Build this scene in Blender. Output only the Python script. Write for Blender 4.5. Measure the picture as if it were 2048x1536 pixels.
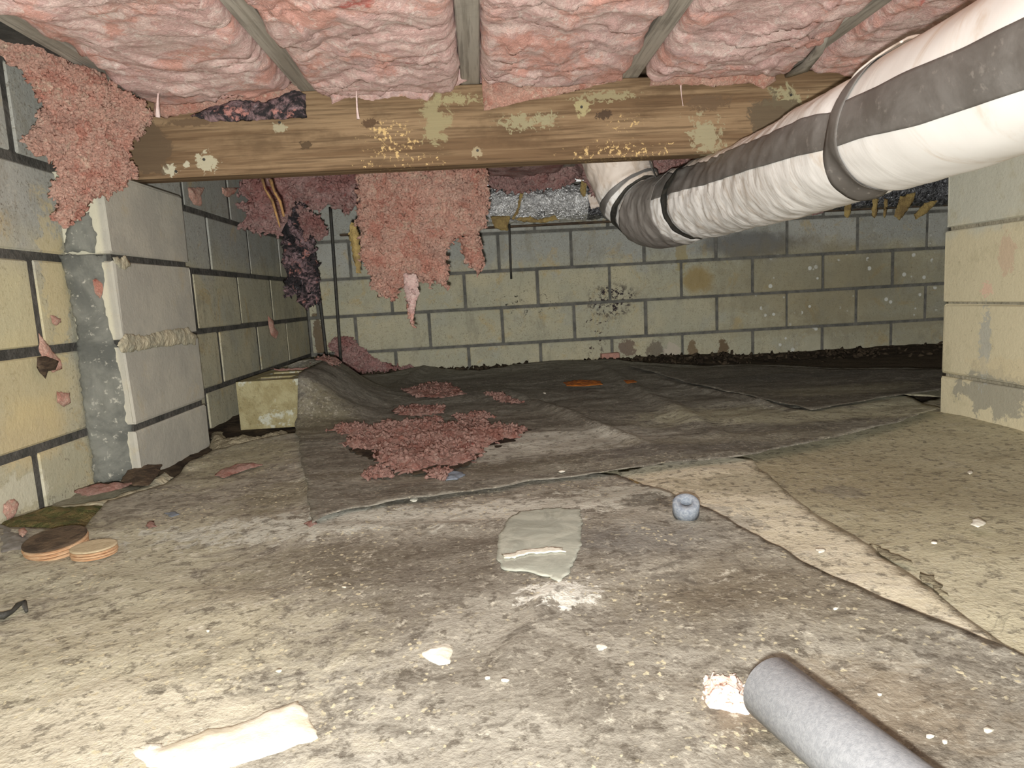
import bpy, bmesh, math, random
import numpy as np
from mathutils import Vector, Matrix
from mathutils.geometry import delaunay_2d_cdt
random.seed(7)
RNG = np.random.RandomState(11)
for o in list(bpy.data.objects): bpy.data.objects.remove(o)
S = bpy.context.scene
COL = S.collection

# ------------------------------------------------------------ camera, world, light, exposure
F = 1320.0; CX, CY = 1024.0, 768.0
d1 = np.array([960-CX, CY-595, -F]); d1 /= np.linalg.norm(d1)
_a = math.radians(3.1); d2 = np.array([math.cos(_a), math.sin(_a), 0.0]); d2 -= d1*d2.dot(d1); d2 /= np.linalg.norm(d2)
d3 = np.cross(d2, d1)
MC = np.stack([d2, d1, d3], 1)            # world -> camera axes
cam = bpy.data.cameras.new('camera'); camo = bpy.data.objects.new('camera', cam); COL.objects.link(camo)
camo.matrix_world = Matrix(MC.T.tolist()).to_4x4()
cam.sensor_width = 36; cam.lens = F/2048*36; cam.clip_start = 0.02; cam.clip_end = 50
S.camera = camo
S.view_settings.view_transform = 'Standard'; S.view_settings.look = 'None'
S.view_settings.gamma = 1; S.view_settings.use_curve_mapping = False
S.view_settings.exposure = 0.75
W = bpy.data.worlds.new('world'); S.world = W; W.use_nodes = True
W.node_tree.nodes['Background'].inputs[0].default_value = (1.0, 0.98, 0.93, 1)
W.node_tree.nodes['Background'].inputs[1].default_value = 0.46  # added dim fill, enters through the open side behind the camera
fl = bpy.data.lights.new('flash', 'POINT'); fl.shadow_soft_size = 0.008; fl.energy = 1.0
fl.use_nodes = True
_nt = fl.node_tree; _em = _nt.nodes['Emission']; _lf = _nt.nodes.new('ShaderNodeLightFalloff')
_lf.inputs['Strength'].default_value = 38.0; _lf.inputs['Smooth'].default_value = 0.0
_nt.links.new(_lf.outputs['Linear'], _em.inputs['Strength'])
_em.inputs['Color'].default_value = (1.0, 0.98, 0.93, 1)
flo = bpy.data.objects.new('flash', fl); COL.objects.link(flo); flo.location = (-0.012, 0.0, -0.03)

# ------------------------------------------------------------ placing helpers
def ray(px, py): return MC.T @ np.array([(px-CX)/F, (CY-py)/F, -1.0])
def onY(px, py, y): r = ray(px, py); return r*(y/r[1])
def onX(px, py, x): r = ray(px, py); return r*(x/r[0])
GZ = -0.40
def onZ(px, py, z=GZ): r = ray(px, py); return r*(z/r[2])
def G(px, py): p = onZ(px, py); return (p[0], p[1])

# ------------------------------------------------------------ noise
_perm = np.random.RandomState(3).permutation(256); _perm = np.concatenate([_perm, _perm, _perm])
_gr = np.random.RandomState(4).normal(size=(256, 3)); _gr /= np.linalg.norm(_gr, axis=1)[:, None]
def pn(P, seed=0):
    P = np.asarray(P, float) + seed*17.31
    I = np.floor(P).astype(int); f = P-I; I &= 255
    u = f*f*f*(f*(f*6-15)+10); out = 0
    for dx in (0, 1):
        for dy in (0, 1):
            for dz in (0, 1):
                h = _perm[_perm[_perm[(I[:, 0]+dx) & 255]+((I[:, 1]+dy) & 255)]+((I[:, 2]+dz) & 255)]
                g = (_gr[h]*(f-np.array([dx, dy, dz]))).sum(1)
                w = (u[:, 0] if dx else 1-u[:, 0])*(u[:, 1] if dy else 1-u[:, 1])*(u[:, 2] if dz else 1-u[:, 2])
                out = out + g*w
    return out*1.6
def fbm(P, freq, octs=3, seed=0, gain=0.5):
    P = np.asarray(P, float)*freq; a = 1.0; o = 0
    for i in range(octs): o = o + a*pn(P, seed+i*5); P = P*2.07; a *= gain
    return o
def ridge(P, freq, octs=2, seed=0):
    P = np.asarray(P, float)*freq; a = 1.0; o = 0
    for i in range(octs): o = o + a*(1-2*np.abs(pn(P, seed+i*5))); P = P*2.1; a *= 0.5
    return o

# ------------------------------------------------------------ object helpers
def link(name, me, mat, parent=None):
    o = bpy.data.objects.new(name, me); COL.objects.link(o)
    if mat is not None and len(me.materials) == 0: me.materials.append(mat)
    if parent is not None: o.parent = parent
    return o
def mesh(name, V, Fc, mat, parent=None, smooth=True):
    me = bpy.data.meshes.new(name); me.from_pydata([tuple(v) for v in V], [], [tuple(f) for f in Fc]); me.update()
    if smooth: me.polygons.foreach_set('use_smooth', [True]*len(me.polygons))
    return link(name, me, mat, parent)
def frombm(name, bm, mat, parent=None, smooth=False):
    me = bpy.data.meshes.new(name); bm.normal_update(); bm.to_mesh(me); bm.free()
    if smooth: me.polygons.foreach_set('use_smooth', [True]*len(me.polygons))
    return link(name, me, mat, parent)
def tag(o, label, cat, group=None):
    o['label'] = label; o['category'] = cat
    if group: o['group'] = group
    return o
def thing(name, label, cat, loc=(0, 0, 0), group=None):
    o = bpy.data.objects.new(name, None); COL.objects.link(o); o.location = loc; o.empty_display_size = .05
    return tag(o, label, cat, group)
def keep(o, parent):                     # parent without moving
    o.parent = parent; o.matrix_parent_inverse = Matrix.Translation(parent.location).inverted(); return o
def boxbm(c, s, bev=0.0, seg=1, jit=0.0, seed=0):
    bm = bmesh.new(); bmesh.ops.create_cube(bm, size=1)
    for v in bm.verts: v.co = Vector((v.co.x*s[0], v.co.y*s[1], v.co.z*s[2]))
    if bev: bmesh.ops.bevel(bm, geom=list(bm.edges), offset=bev, segments=seg, affect='EDGES', profile=.6)
    r = random.Random(seed)
    for v in bm.verts: v.co += Vector(c)+Vector((r.uniform(-jit, jit), r.uniform(-jit, jit), r.uniform(-jit, jit)))
    return bm
def tri_poly(poly, step, jitter=.3, seed=0):
    """dense triangulation of a 2D polygon"""
    r = np.random.RandomState(seed); poly = np.array(poly, float)
    B = []
    for i in range(len(poly)):
        a, b = poly[i], poly[(i+1) % len(poly)]; n = max(1, int(np.linalg.norm(b-a)/step))
        for k in range(n): B.append(a+(b-a)*k/n)
    return np.array(B), r
def inside(P, poly):
    x, y = P[:, 0], P[:, 1]; c = np.zeros(len(P), bool); n = len(poly); j = n-1
    for i in range(n):
        xi, yi = poly[i]; xj, yj = poly[j]
        with np.errstate(divide='ignore', invalid='ignore'):
            t = ((yi > y) != (yj > y)) & (x < (xj-xi)*(y-yi)/(yj-yi+1e-12)+xi)
        c ^= t; j = i
    return c
def bdist(P, B):
    d = np.full(len(P), 1e9)
    for i in range(0, len(B)):
        a = B[i]; b = B[(i+1) % len(B)]; ab = b-a; t = np.clip(((P-a)@ab)/(ab@ab+1e-12), 0, 1)
        d = np.minimum(d, np.linalg.norm(P-(a+t[:, None]*ab), axis=1))
    return d
def triangulate(poly, step, seed=0, rag=0.0, ragf=60):
    B, r = tri_poly(poly, step, seed=seed)
    if rag:
        Q = np.column_stack([B, np.full(len(B), seed*1.7)])
        B = B+np.column_stack([fbm(Q, ragf, 3, seed, .7), fbm(Q, ragf, 3, seed+40, .7)])*rag
    lo, hi = B.min(0), B.max(0)
    gx, gy = np.meshgrid(np.arange(lo[0], hi[0], step), np.arange(lo[1], hi[1], step*.87)); gx[::2] += step/2
    P = np.column_stack([gx.ravel(), gy.ravel()])+r.uniform(-.25, .25, (gx.size, 2))*step
    P = P[inside(P, B)]
    d = bdist(P, B); P = P[d > step*.45]
    allp = np.vstack([B, P]); n = len(B)
    out = delaunay_2d_cdt([Vector(p) for p in allp], [], [list(range(n))], 1, 1e-6)
    V = np.array([tuple(v) for v in out[0]]); T = [tuple(f) for f in out[2]]
    T = [t if np.cross(V[t[1]]-V[t[0]], V[t[2]]-V[t[0]]) > 0 else (t[0], t[2], t[1]) for t in T]
    cnt = {}
    for t in T:
        for k in range(3):
            e = (t[k], t[(k+1) % 3]); cnt[e] = 1
    be = [e for e in cnt if (e[1], e[0]) not in cnt]
    return V, T, be, bdist(V, B)
def ico(sub=1):
    bm = bmesh.new(); bmesh.ops.create_icosphere(bm, subdivisions=sub, radius=1)
    V = np.array([tuple(v.co) for v in bm.verts]); T = np.array([[l.index for l in f.verts] for f in bm.faces]); bm.free()
    return V, T
ICO, ICOT = ico(1)
def tufts(P, N, n, rmin, rmax, seed, flat=.55, stretch=1.7):
    """small ragged fibre clumps on surface points P with normals N"""
    r = np.random.RandomState(seed); V = []; T = []
    idx = r.randint(0, len(P), n)
    for k, i in enumerate(idx):
        s = r.uniform(rmin, rmax); A = r.normal(size=(3, 3)); q, _ = np.linalg.qr(A)
        v = ICO*(1+r.uniform(-.4, .4, (len(ICO), 1)))*np.array([s*1.8, s, s*.45])
        V.append(v@q+P[i]+N[i]*s*.25); T.append(ICOT+k*len(ICO))
    return np.vstack(V), np.vstack(T)
def fluff(name, poly, fr, thick, mat, step=.007, amp=.012, rag=.006, seed=0, ntuft=0, tr=(.004, .01), parent=None,
          freq=14, one=False, heightfn=None, tuftmat=None, aniso=(1, 1, 1)):
    """puffy torn sheet of fibre. poly: 2D outline in frame fr=(origin,u,v,n); n is the outward (front) side"""
    O, U, Vv, Nn = [np.array(a, float) for a in fr]
    V, T, be, d = triangulate(poly, step, seed, rag)
    prof = np.sqrt(np.clip(d/(thick*1.3), 0, 1))*thick/2
    Q = np.column_stack([V*np.array(aniso[:2]), np.full(len(V), seed*.37)])
    amask = np.clip(d/.012, .15, 1)
    f = prof+amp*(fbm(Q, freq, 4, seed, .6)*.9+ridge(Q, freq*.7, 2, seed+9)*.35)*amask
    b = -prof*(0 if one else 1)+amp*.6*fbm(Q, freq, 2, seed+20)*amask*(0 if one else 1)
    if one: f = np.maximum(f, .0015)
    if heightfn is not None: base = heightfn(V)
    else: base = amp*1.5*fbm(Q, 3.0, 2, seed+33)*(0 if one else 1)
    f = f+base; b = b+base
    lx = amp*.5*fbm(Q, freq*1.6, 2, seed+50)*amask; ly = amp*.5*fbm(Q, freq*1.6, 2, seed+60)*amask
    P1 = O+np.outer(V[:, 0]+lx, U)+np.outer(V[:, 1]+ly, Vv)+np.outer(f, Nn)
    P2 = O+np.outer(V[:, 0], U)+np.outer(V[:, 1], Vv)+np.outer(b, Nn)
    n = len(V); VV = [P1, P2]; 
    flip = np.dot(np.cross(U, Vv), Nn) < 0
    T = np.array(T); T1 = T[:, ::-1] if flip else T; T2 = (T if flip else T[:, ::-1])+n
    TT = [T1, T2]
    E = np.array(be); w = np.column_stack([E[:, 1], E[:, 0], E[:, 0]+n]); w2 = np.column_stack([E[:, 1], E[:, 0]+n, E[:, 1]+n])
    if flip: w = w[:, ::-1]; w2 = w2[:, ::-1]
    TT += [w, w2]
    if ntuft:
        a, t = tufts(P1, np.tile(Nn, (n, 1)), ntuft, tr[0], tr[1], seed+1)
        VV.append(a); TT.append(t+2*n)
    o = mesh(name, np.vstack(VV), np.vstack(TT), mat, parent)
    return o
def frame(p, n):          # vertical plane through p with horizontal normal n (towards viewer)
    n = np.array(n, float); n /= np.linalg.norm(n); u = np.cross([0, 0, 1], -n); u /= np.linalg.norm(u)
    v = np.cross(-n, u) if abs(n[2]) > .01 else np.array([0, 0, 1.0])
    return (np.array(p, float), u, v, n)
def pxpoly(pts, fr):
    O, U, Vv, Nn = fr; out = []
    for px, py in pts:
        r = ray(px, py); t = O@Nn/(r@Nn); q = r*t-O; out.append((q@U, q@Vv))
    return out
def tube(name, pts, rad, mat, parent=None, seg=10, rough=0.0, seed=0, cap=True):
    pts = [np.array(p, float) for p in pts]; n = len(pts); V = []; Fc = []
    if not hasattr(rad, '__len__'): rad = [rad]*n
    rr = np.random.RandomState(seed); up = np.array([.13, .21, 1.0])
    for i, p in enumerate(pts):
        t = pts[min(i+1, n-1)]-pts[max(i-1, 0)]; t /= np.linalg.norm(t)
        a = np.cross(t, up if abs(t@up) < 1.0 else [1, 0, 0]); a /= np.linalg.norm(a); b = np.cross(t, a)
        for k in range(seg):
            q = 2*math.pi*k/seg; V.append(p+(a*math.cos(q)+b*math.sin(q))*rad[i]*(1+rr.uniform(-rough, rough)))
    for i in range(n-1):
        for k in range(seg): k2 = (k+1) % seg; Fc.append((i*seg+k, i*seg+k2, (i+1)*seg+k2, (i+1)*seg+k))
    if cap: Fc.append(tuple(range(seg))[::-1]); Fc.append(tuple((n-1)*seg+k for k in range(seg)))
    return mesh(name, V, Fc, mat, parent)

# ------------------------------------------------------------ materials
class NT:
    def __init__(s, name, rough=.85, spec=.3, metal=0.0):
        s.m = bpy.data.materials.new(name); s.m.use_nodes = True; s.t = s.m.node_tree; s.b = s.t.nodes['Principled BSDF']
        s.b.inputs['Roughness'].default_value = rough; s.b.inputs['Specular IOR Level'].default_value = spec
        s.b.inputs['Metallic'].default_value = metal
        s.pos = s.n('ShaderNodeNewGeometry').outputs['Position']; s.h = None
    def n(s, k): return s.t.nodes.new(k)
    def put(s, i, v):
        if isinstance(v, bpy.types.NodeSocket): s.t.links.new(v, i)
        elif hasattr(v, '__len__') and len(v) == 3 and i.type == 'RGBA': i.default_value = (*v, 1)
        else: i.default_value = v
    def noise(s, sc, det=4, ro=.55, vec=None, dist=0.0, col=False):
        x = s.n('ShaderNodeTexNoise'); s.put(x.inputs['Vector'], vec or s.pos); x.inputs['Scale'].default_value = sc
        x.inputs['Detail'].default_value = det; x.inputs['Roughness'].default_value = ro; x.inputs['Distortion'].default_value = dist
        return x.outputs['Color' if col else 'Fac']
    def vor(s, sc, feat='F1', vec=None):
        x = s.n('ShaderNodeTexVoronoi'); s.put(x.inputs['Vector'], vec or s.pos); x.inputs['Scale'].default_value = sc; x.feature = feat
        return x.outputs['Distance']
    def scale(s, v, vec=None, off=(0, 0, 0)):
        x = s.n('ShaderNodeMapping'); s.put(x.inputs['Vector'], vec or s.pos); x.inputs['Scale'].default_value = v; x.inputs['Location'].default_value = off
        return x.outputs[0]
    def rng(s, v, a, b, c=0.0, d=1.0):
        x = s.n('ShaderNodeMapRange'); s.put(x.inputs[0], v); x.inputs[1].default_value = a; x.inputs[2].default_value = b
        x.inputs[3].default_value = c; x.inputs[4].default_value = d; x.interpolation_type = 'SMOOTHSTEP'; return x.outputs[0]
    def math(s, op, a, b=0.0):
        x = s.n('ShaderNodeMath'); x.operation = op; s.put(x.inputs[0], a); s.put(x.inputs[1], b); return x.outputs[0]
    def mul(s, a, b): return s.math('MULTIPLY', a, b)
    def add(s, a, b): return s.math('ADD', a, b)
    def mix(s, f, a, b, mode='MIX'):
        x = s.n('ShaderNodeMix'); x.data_type = 'RGBA'; x.blend_type = mode; s.put(x.inputs[0], f); s.put(x.inputs[6], a); s.put(x.inputs[7], b); return x.outputs[2]
    def ramp(s, f, stops):
        x = s.n('ShaderNodeValToRGB'); s.put(x.inputs[0], f); e = x.color_ramp.elements
        while len(e) < len(stops): e.new(.5)
        for i, (p, c) in enumerate(stops): e[i].position = p; e[i].color = (*c, 1)
        return x.outputs[0]
    def xyz(s, i):
        x = s.n('ShaderNodeSeparateXYZ'); s.put(x.inputs[0], s.pos); return x.outputs[i]
    def blob(s, c, r, nz=None, k=.6, soft=.35):
        rm = sorted(r)[1] if len(r) == 3 else min(r); sz = min(r[0] if r[0] < .25 else 9, r[1] if r[1] < .25 else 9, r[2])
        if sz < .03: nz = s.cn(70); k = max(k, .8)*2.2; soft = .15
        elif sz < .09: nz = s.cn(26); k = max(k, .7)*1.9; soft = .2
        """soft irregular region around world point c with radii r; a stain of its own"""
        m = s.scale(tuple(1/q for q in r), off=tuple(-c[i]/r[i] for i in range(3)))
        x = s.n('ShaderNodeVectorMath'); x.operation = 'LENGTH'; s.put(x.inputs[0], m); d = x.outputs['Value']
        if nz is not None: d = s.add(d, s.mul(s.math('SUBTRACT', nz, .5), k*2))
        return s.rng(d, 1.0, 1.0-soft)
    def cn(s, f):
        s.cache = getattr(s, 'cache', {})
        if f not in s.cache: s.cache[f] = s.noise(f, 6, .72, dist=.6)
        return s.cache[f]
    def rand(s): return s.n('ShaderNodeObjectInfo').outputs['Random']
    def done(s, col, bump=None, bs=.4, bd=.003):
        s.put(s.b.inputs['Base Color'], col)
        if bump is not None:
            x = s.n('ShaderNodeBump'); x.inputs['Strength'].default_value = bs; x.inputs['Distance'].default_value = bd
            s.put(x.inputs['Height'], bump); s.t.links.new(x.outputs[0], s.b.inputs['Normal'])
        return s.m

def pink_mat(name, pal, dark=0.0, sc=1.0, cream=.35, bs=.9):
    t = NT(name, .95, .1); w = t.noise(7*sc, 4, .65, col=True)
    wp = t.mix(.16, t.pos, w, 'ADD'); w2 = t.mix(.05, wp, t.noise(30*sc, 3, .6, col=True), 'ADD')
    big = t.noise(8*sc, 5, .65, vec=wp); st = t.noise(1.0, 6, .75, vec=t.scale((9*sc, 26*sc, 34*sc), w2), dist=.8); fine = t.noise(170, 5, .7)
    fib = t.noise(1.0, 5, .8, vec=t.scale((22, 110, 130), w2), dist=.6)
    c = t.mix(t.rng(st, .40, .58), pal[0], pal[1])
    c = t.mix(t.mul(t.rng(big, .48, .62), .85), c, pal[2])
    c = t.mix(t.mul(t.rng(t.noise(19*sc, 5, .7, vec=wp, dist=1), .54, .66), cream), c, pal[3])
    c = t.mix(t.mul(t.rng(t.noise(6*sc, 5, .65, vec=wp), .54, .70), .6+dark), c, pal[4])
    c = t.mix(t.mul(t.rng(t.noise(5*sc, 4, .6, vec=t.scale((1, 1.6, 1), wp, (4, 2, 1))), .66, .72), .8), c, (pal[2][0]*.8, pal[2][1]*.35, pal[2][2]*.35))
    c = t.mix(t.rng(fib, .56, .70, 0, .6), c, (pal[3][0]*1.08, pal[3][1]*1.12, pal[3][2]*1.15))
    c = t.mix(t.rng(fib, .44, .30, 0, .3), c, tuple(q*.5 for q in pal[1]))
    c = t.mix(t.rng(fine, .3, .6, .25, 0), c, tuple(q*.4 for q in pal[1]))
    h = t.add(t.mul(st, 1.0), t.add(t.mul(fine, .45), t.mul(fib, .8)))
    return t.done(c, h, bs, .012)
PAL = [(.70, .46, .43), (.72, .37, .34), (.66, .23, .19), (.78, .60, .50), (.42, .31, .30)]
M_batt = pink_mat('pink insulation', [(.80, .61, .56), (.68, .45, .42), (.72, .38, .31), (.93, .85, .78), (.44, .33, .32)], cream=.5, dark=.1, bs=.6)
M_salmon = pink_mat('salmon insulation', [(.90, .60, .49), (.86, .48, .38), (.76, .34, .26), (.96, .80, .62), (.58, .37, .31)], sc=1.6, cream=.6, bs=.9)
M_dusty = pink_mat('dusty insulation', [(.56, .38, .35), (.52, .29, .27), (.42, .19, .17), (.64, .50, .43), (.26, .20, .19)], dark=.1)
M_floorpink = pink_mat('fallen insulation', [(.66, .43, .37), (.56, .31, .26), (.42, .18, .14), (.76, .60, .51), (.14, .10, .08)], sc=2.2, cream=.5)
def black_pink():
    t = NT('mouldy insulation', .85, .3); n = t.noise(16, 6, .7, dist=1.5)
    c = t.mix(t.rng(n, .46, .62), (.03, .027, .03), (.30, .20, .21)); c = t.mix(t.rng(t.noise(24, 5, .7), .57, .66), c, (.50, .24, .21))
    c = t.mix(t.rng(t.noise(40, 5, .7), .60, .72, 0, .6), c, (.42, .40, .44))
    return t.done(c, t.noise(60, 5, .7, dist=1), .9, .01)
M_mould = black_pink()

def block_mat():
    t = NT('painted concrete block', .9, .25)
    nz = t.noise(7, 5, .6); z = t.xyz(2)
    f = t.rng(t.add(z, t.mul(t.math('SUBTRACT', nz, .5), .30)), .24, .08)
    gr = t.mix(t.rand(), (.34, .35, .32), (.42, .425, .39))
    tan = t.mix(t.rng(t.noise(3.2, 3, .6), .35, .7), (.41, .40, .30), (.50, .46, .32))
    tan = t.mix(t.mul(t.rng(nz, .5, .68), .5), tan, (.37, .38, .33))
    c = t.mix(f, gr, tan)
    c = t.mix(t.mul(t.rng(t.noise(5.5, 6, .72, dist=.8), .55, .68), .6), c, (.47, .36, .17))
    c = t.mix(t.rng(t.noise(26, 5, .7, vec=t.scale((1, 1, .45))), .56, .75, 0, .4), c, (.24, .20, .13))
    c = t.mix(t.mul(t.rng(t.noise(150, 4, .75), .54, .64), t.rng(t.cn(26), .40, .6, .15, .75)), c, (.12, .10, .07))
    c = t.mix(t.rng(t.noise(95, 4, .75, vec=t.scale((1, 1, 1), off=(9, 3, 1))), .56, .66, 0, .35), c, (.62, .60, .50))
    c = t.mix(t.mul(t.rng(t.noise(9, 6, .75, vec=t.scale((1, 1, .5), off=(2, 7, 1)), dist=.6), .50, .66), .45), c, (.25, .235, .18))
    c = t.mix(t.mul(t.rng(t.noise(60, 5, .8), .56, .64), t.rng(t.xyz(1), 2.6, 3.4, .2, .6)), c, (.22, .19, .13))
    # stains with a place of their own on the back wall
    def bw(px, py): p = onY(px, py, 3.7); return (p[0], 3.7, p[2])
    big = t.noise(10, 5, .65); spk = t.noise(48, 5, .75)
    for px, py, rx, rz, kol, th in ((1225, 600, .17, .12, (.035, .025, .03), (.50, .56)), (1065, 605, .26, .10, (.03, .03, .025), (.60, .64)),
                                    (1190, 660, .10, .20, (.05, .03, .03), (.56, .62)), (1000, 640, .5, .2, (.06, .05, .03), (.66, .69))):
        c = t.mix(t.mul(t.blob(bw(px, py), (rx, .3, rz), big, .3, .5), t.rng(spk, *th)), c, kol)
    for px, py, rx, rz, kol, a in ((1500, 490, .36, .10, (.12, .12, .12), .75), (1395, 560, .12, .10, (.32, .22, .07), .7), (1620, 560, .75, .32, (.22, .18, .10), .42),
                                   (1447, 705, .035, .08, (.13, .085, .045), .9), (1385, 705, .03, .07, (.16, .10, .05), .8), (1310, 705, .05, .07, (.12, .09, .07), .7),
                                   (1632, 695, .11, .11, (.46, .44, .33), .8), (1345, 700, .05, .05, (.52, .46, .38), .7), (640, 690, .03, .22, (.10, .06, .03), .8),
                                   (1255, 695, .05, .05, (.15, .10, .08), .8), (1680, 650, 1.0, .05, (.30, .27, .18), .35), (1362, 505, .04, .12, (.33, .26, .11), .6), (1800, 600, .8, .4, (.20, .18, .12), .35)):
        c = t.mix(t.mul(t.blob(bw(px, py), (rx, .3, rz), big, .5, .5), a), c, kol)
    dots = t.rng(t.vor(17), .22, .17); dm = t.math('MAXIMUM', t.blob(bw(1590, 610), (.26, .3, .34), big, .4, .3), t.blob(bw(1790, 560), (.5, .3, .3), big, .4, .3))
    c = t.mix(t.mul(t.mul(dots, dm), t.rng(t.noise(12, 2, .5), .47, .52)), c, (.62, .63, .58))
    # efflorescence and stains on the near left wall
    def lw(px, py): p = onX(px, py, -.95); return (-.95, p[1], p[2])
    for px, py, ry, rz, kol, a in ((60, 870, .16, .10, (.60, .49, .27), .7), (110, 560, .05, .18, (.62, .52, .28), .5), (60, 760, .2, .12, (.62, .52, .28), .5), (90, 960, .2, .05, (.44, .42, .30), .7), (30, 990, .12, .04, (.62, .60, .48), .6), (20, 620, .15, .14, (.62, .56, .33), .5)):
        c = t.mix(t.mul(t.blob(lw(px, py), (.14, ry, rz), big, .5, .6), a), c, kol)
    h = t.add(t.mul(t.noise(120, 5, .7), .6), t.mul(t.noise(22, 4, .6), .9))
    return t.done(c, h, .55, .004)
M_block = block_mat()
def pier_mat():
    t = NT('smeared pier block', .9, .2); nz = t.noise(7, 5, .6)
    f = t.rng(t.add(t.xyz(2), t.mul(t.math('SUBTRACT', nz, .5), .2)), .14, .08)
    c = t.mix(f, (.54, .54, .45), (.62, .56, .39)); c = t.mix(t.rng(t.noise(12, 5, .65), .52, .7, 0, .5), c, (.44, .40, .26))
    c = t.mix(t.mul(t.blob((1.3, 1.62, -.31), (.2, .14, .07), nz, .5, .5), .8), c, (.30, .29, .24))
    c = t.mix(t.mul(t.blob((1.3, 1.66, -.19), (.2, .02, .10), nz, .2, .5), .7), c, (.40, .41, .38))
    c = t.mix(t.mul(t.blob((1.3, 1.56, -.25), (.2, .16, .03), nz, .4, .5), .7), c, (.62, .54, .36))
    c = t.mix(t.mul(t.blob((1.3, 1.66, -.05), (.2, .02, .018), nz, .2, .5), .8), c, (.72, .50, .38))
    c = t.mix(t.mul(t.blob((1.3, 1.6, .04), (.2, .03, .06), nz, .8, .5), .4), c, (.55, .34, .26))
    c = t.mix(t.rng(t.noise(110, 4, .7), .60, .72, 0, .35), c, (.2, .17, .1))
    return t.done(c, t.add(t.mul(t.noise(120, 5, .7), .6), t.noise(18, 4, .6)), .5, .004)
M_pier = pier_mat()
def pil_mat():
    t = NT('grey pilaster block', .9, .2); nz = t.noise(7, 5, .65)
    c = t.mix(t.rng(nz, .4, .6), (.40, .39, .34), (.46, .445, .38)); c = t.mix(t.rng(t.noise(9, 5, .7, vec=t.scale((1, 1, 1), off=(2, 5, 3))), .56, .7, 0, .5), c, (.47, .41, .28))
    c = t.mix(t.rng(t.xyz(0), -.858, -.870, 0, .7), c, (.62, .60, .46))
    c = t.mix(t.rng(t.noise(110, 4, .7), .60, .72, 0, .3), c, (.18, .15, .11))
    return t.done(c, t.add(t.mul(t.noise(120, 5, .7), .6), t.noise(18, 4, .6)), .5, .004)
M_pil = pil_mat()
def simple(name, a, b, sc=20, rough=.85, spec=.3, bs=.4, bd=.003, lo=.35, hi=.65, stretch=(1, 1, 1), metal=0, fine=None):
    t = NT(name, rough, spec, metal); v = t.scale(stretch); c = t.mix(t.rng(t.noise(sc, 5, .65, vec=v, dist=.5), lo, hi), a, b)
    if fine: c = t.mix(t.rng(t.noise(sc*7, 3, .7), .58, .72, 0, .7), c, fine)
    return t.done(c, t.add(t.noise(sc*4, 4, .7, vec=v), t.noise(sc, 3, .6, vec=v)), bs, bd)
M_mortar = simple('dark mortar', (.05, .05, .045), (.105, .10, .09), 18, bs=.7, bd=.006)
M_mortarb = simple('grey mortar', (.10, .10, .09), (.17, .165, .145), 18, bs=.7, bd=.006)
M_mortart = simple('tan mortar', (.26, .24, .18), (.36, .33, .25), 18, bs=.7, bd=.006)
M_dust = simple('tan dust', (.26, .23, .16), (.36, .32, .22), 30, bs=.8, bd=.008, fine=(.12, .09, .06))
M_smear = simple('grey cement smear', (.10, .105, .095), (.20, .205, .18), 9, bs=.6, bd=.005, fine=(.5, .49, .42))
M_pale = simple('pale mortar smear', (.55, .50, .36), (.36, .35, .27), 20, bs=.8, bd=.006)
M_white = simple('white plaster', (.85, .83, .74), (.70, .66, .54), 25, fine=(.5, .45, .34), bs=.5)
M_rod = simple('blackened steel rod', (.025, .026, .024), (.06, .055, .045), 30, .6, .4)
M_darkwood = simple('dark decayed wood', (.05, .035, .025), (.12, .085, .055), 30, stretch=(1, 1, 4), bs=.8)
M_deck = simple('subfloor boards', (.16, .11, .07), (.26, .19, .12), 9, stretch=(.3, 4, 1))
M_tapew = simple('lightened brown tape', (.20, .18, .165), (.31, .29, .27), 12, .6, .4, bs=.3, bd=.003, stretch=(1, 3, 1))  # tape colour raised to offset the grazing light at the elbow
M_foam = simple('grey pipe foam', (.29, .305, .33), (.37, .385, .41), 260, .9, .2, bs=.3, bd=.001)
M_foamcut = simple('grey foam cut end', (.20, .23, .28), (.33, .36, .40), 200, .9, .2, bs=.6, bd=.001)
M_tape = simple('grey duct tape', (.125, .115, .105), (.20, .19, .18), 9, .5, .5, bs=.25, bd=.002, fine=(.26, .24, .22))
M_yellow = simple('yellow glass fibre', (.42, .31, .12), (.23, .16, .07), 24, bs=.8, bd=.008)
M_orange = simple('rust flake', (.50, .16, .02), (.22, .07, .02), 40)
M_brick = simple('pink clay brick', (.50, .27, .21), (.40, .22, .18), 60, bs=.6)
M_stonegrey = simple('grey shard', (.20, .23, .28), (.13, .15, .18), 40, .5, .5)
M_strand = simple('pale fibre strand', (.80, .66, .62), (.66, .48, .45), 60)
M_twig = simple('brown twine', (.34, .20, .08), (.15, .09, .04), 60)
M_moss = simple('mossy earth', (.09, .10, .03), (.20, .15, .06), 45, bs=1, bd=.01, fine=(.26, .28, .12))
M_lid1 = simple('orange wood rim', (.46, .25, .13), (.60, .42, .26), 40, stretch=(1, 1, 14))
M_lid2 = simple('tan wood face', (.56, .47, .32), (.46, .38, .25), 30)
M_board = simple('cream foam board', (.92, .88, .76), (.78, .72, .55), 14, bs=.5)
M_gapshade = simple('painted gap shade', (.03, .032, .03), (.07, .07, .065), 20)  # near-black tone painted for the shade in the wall-top gap
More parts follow.
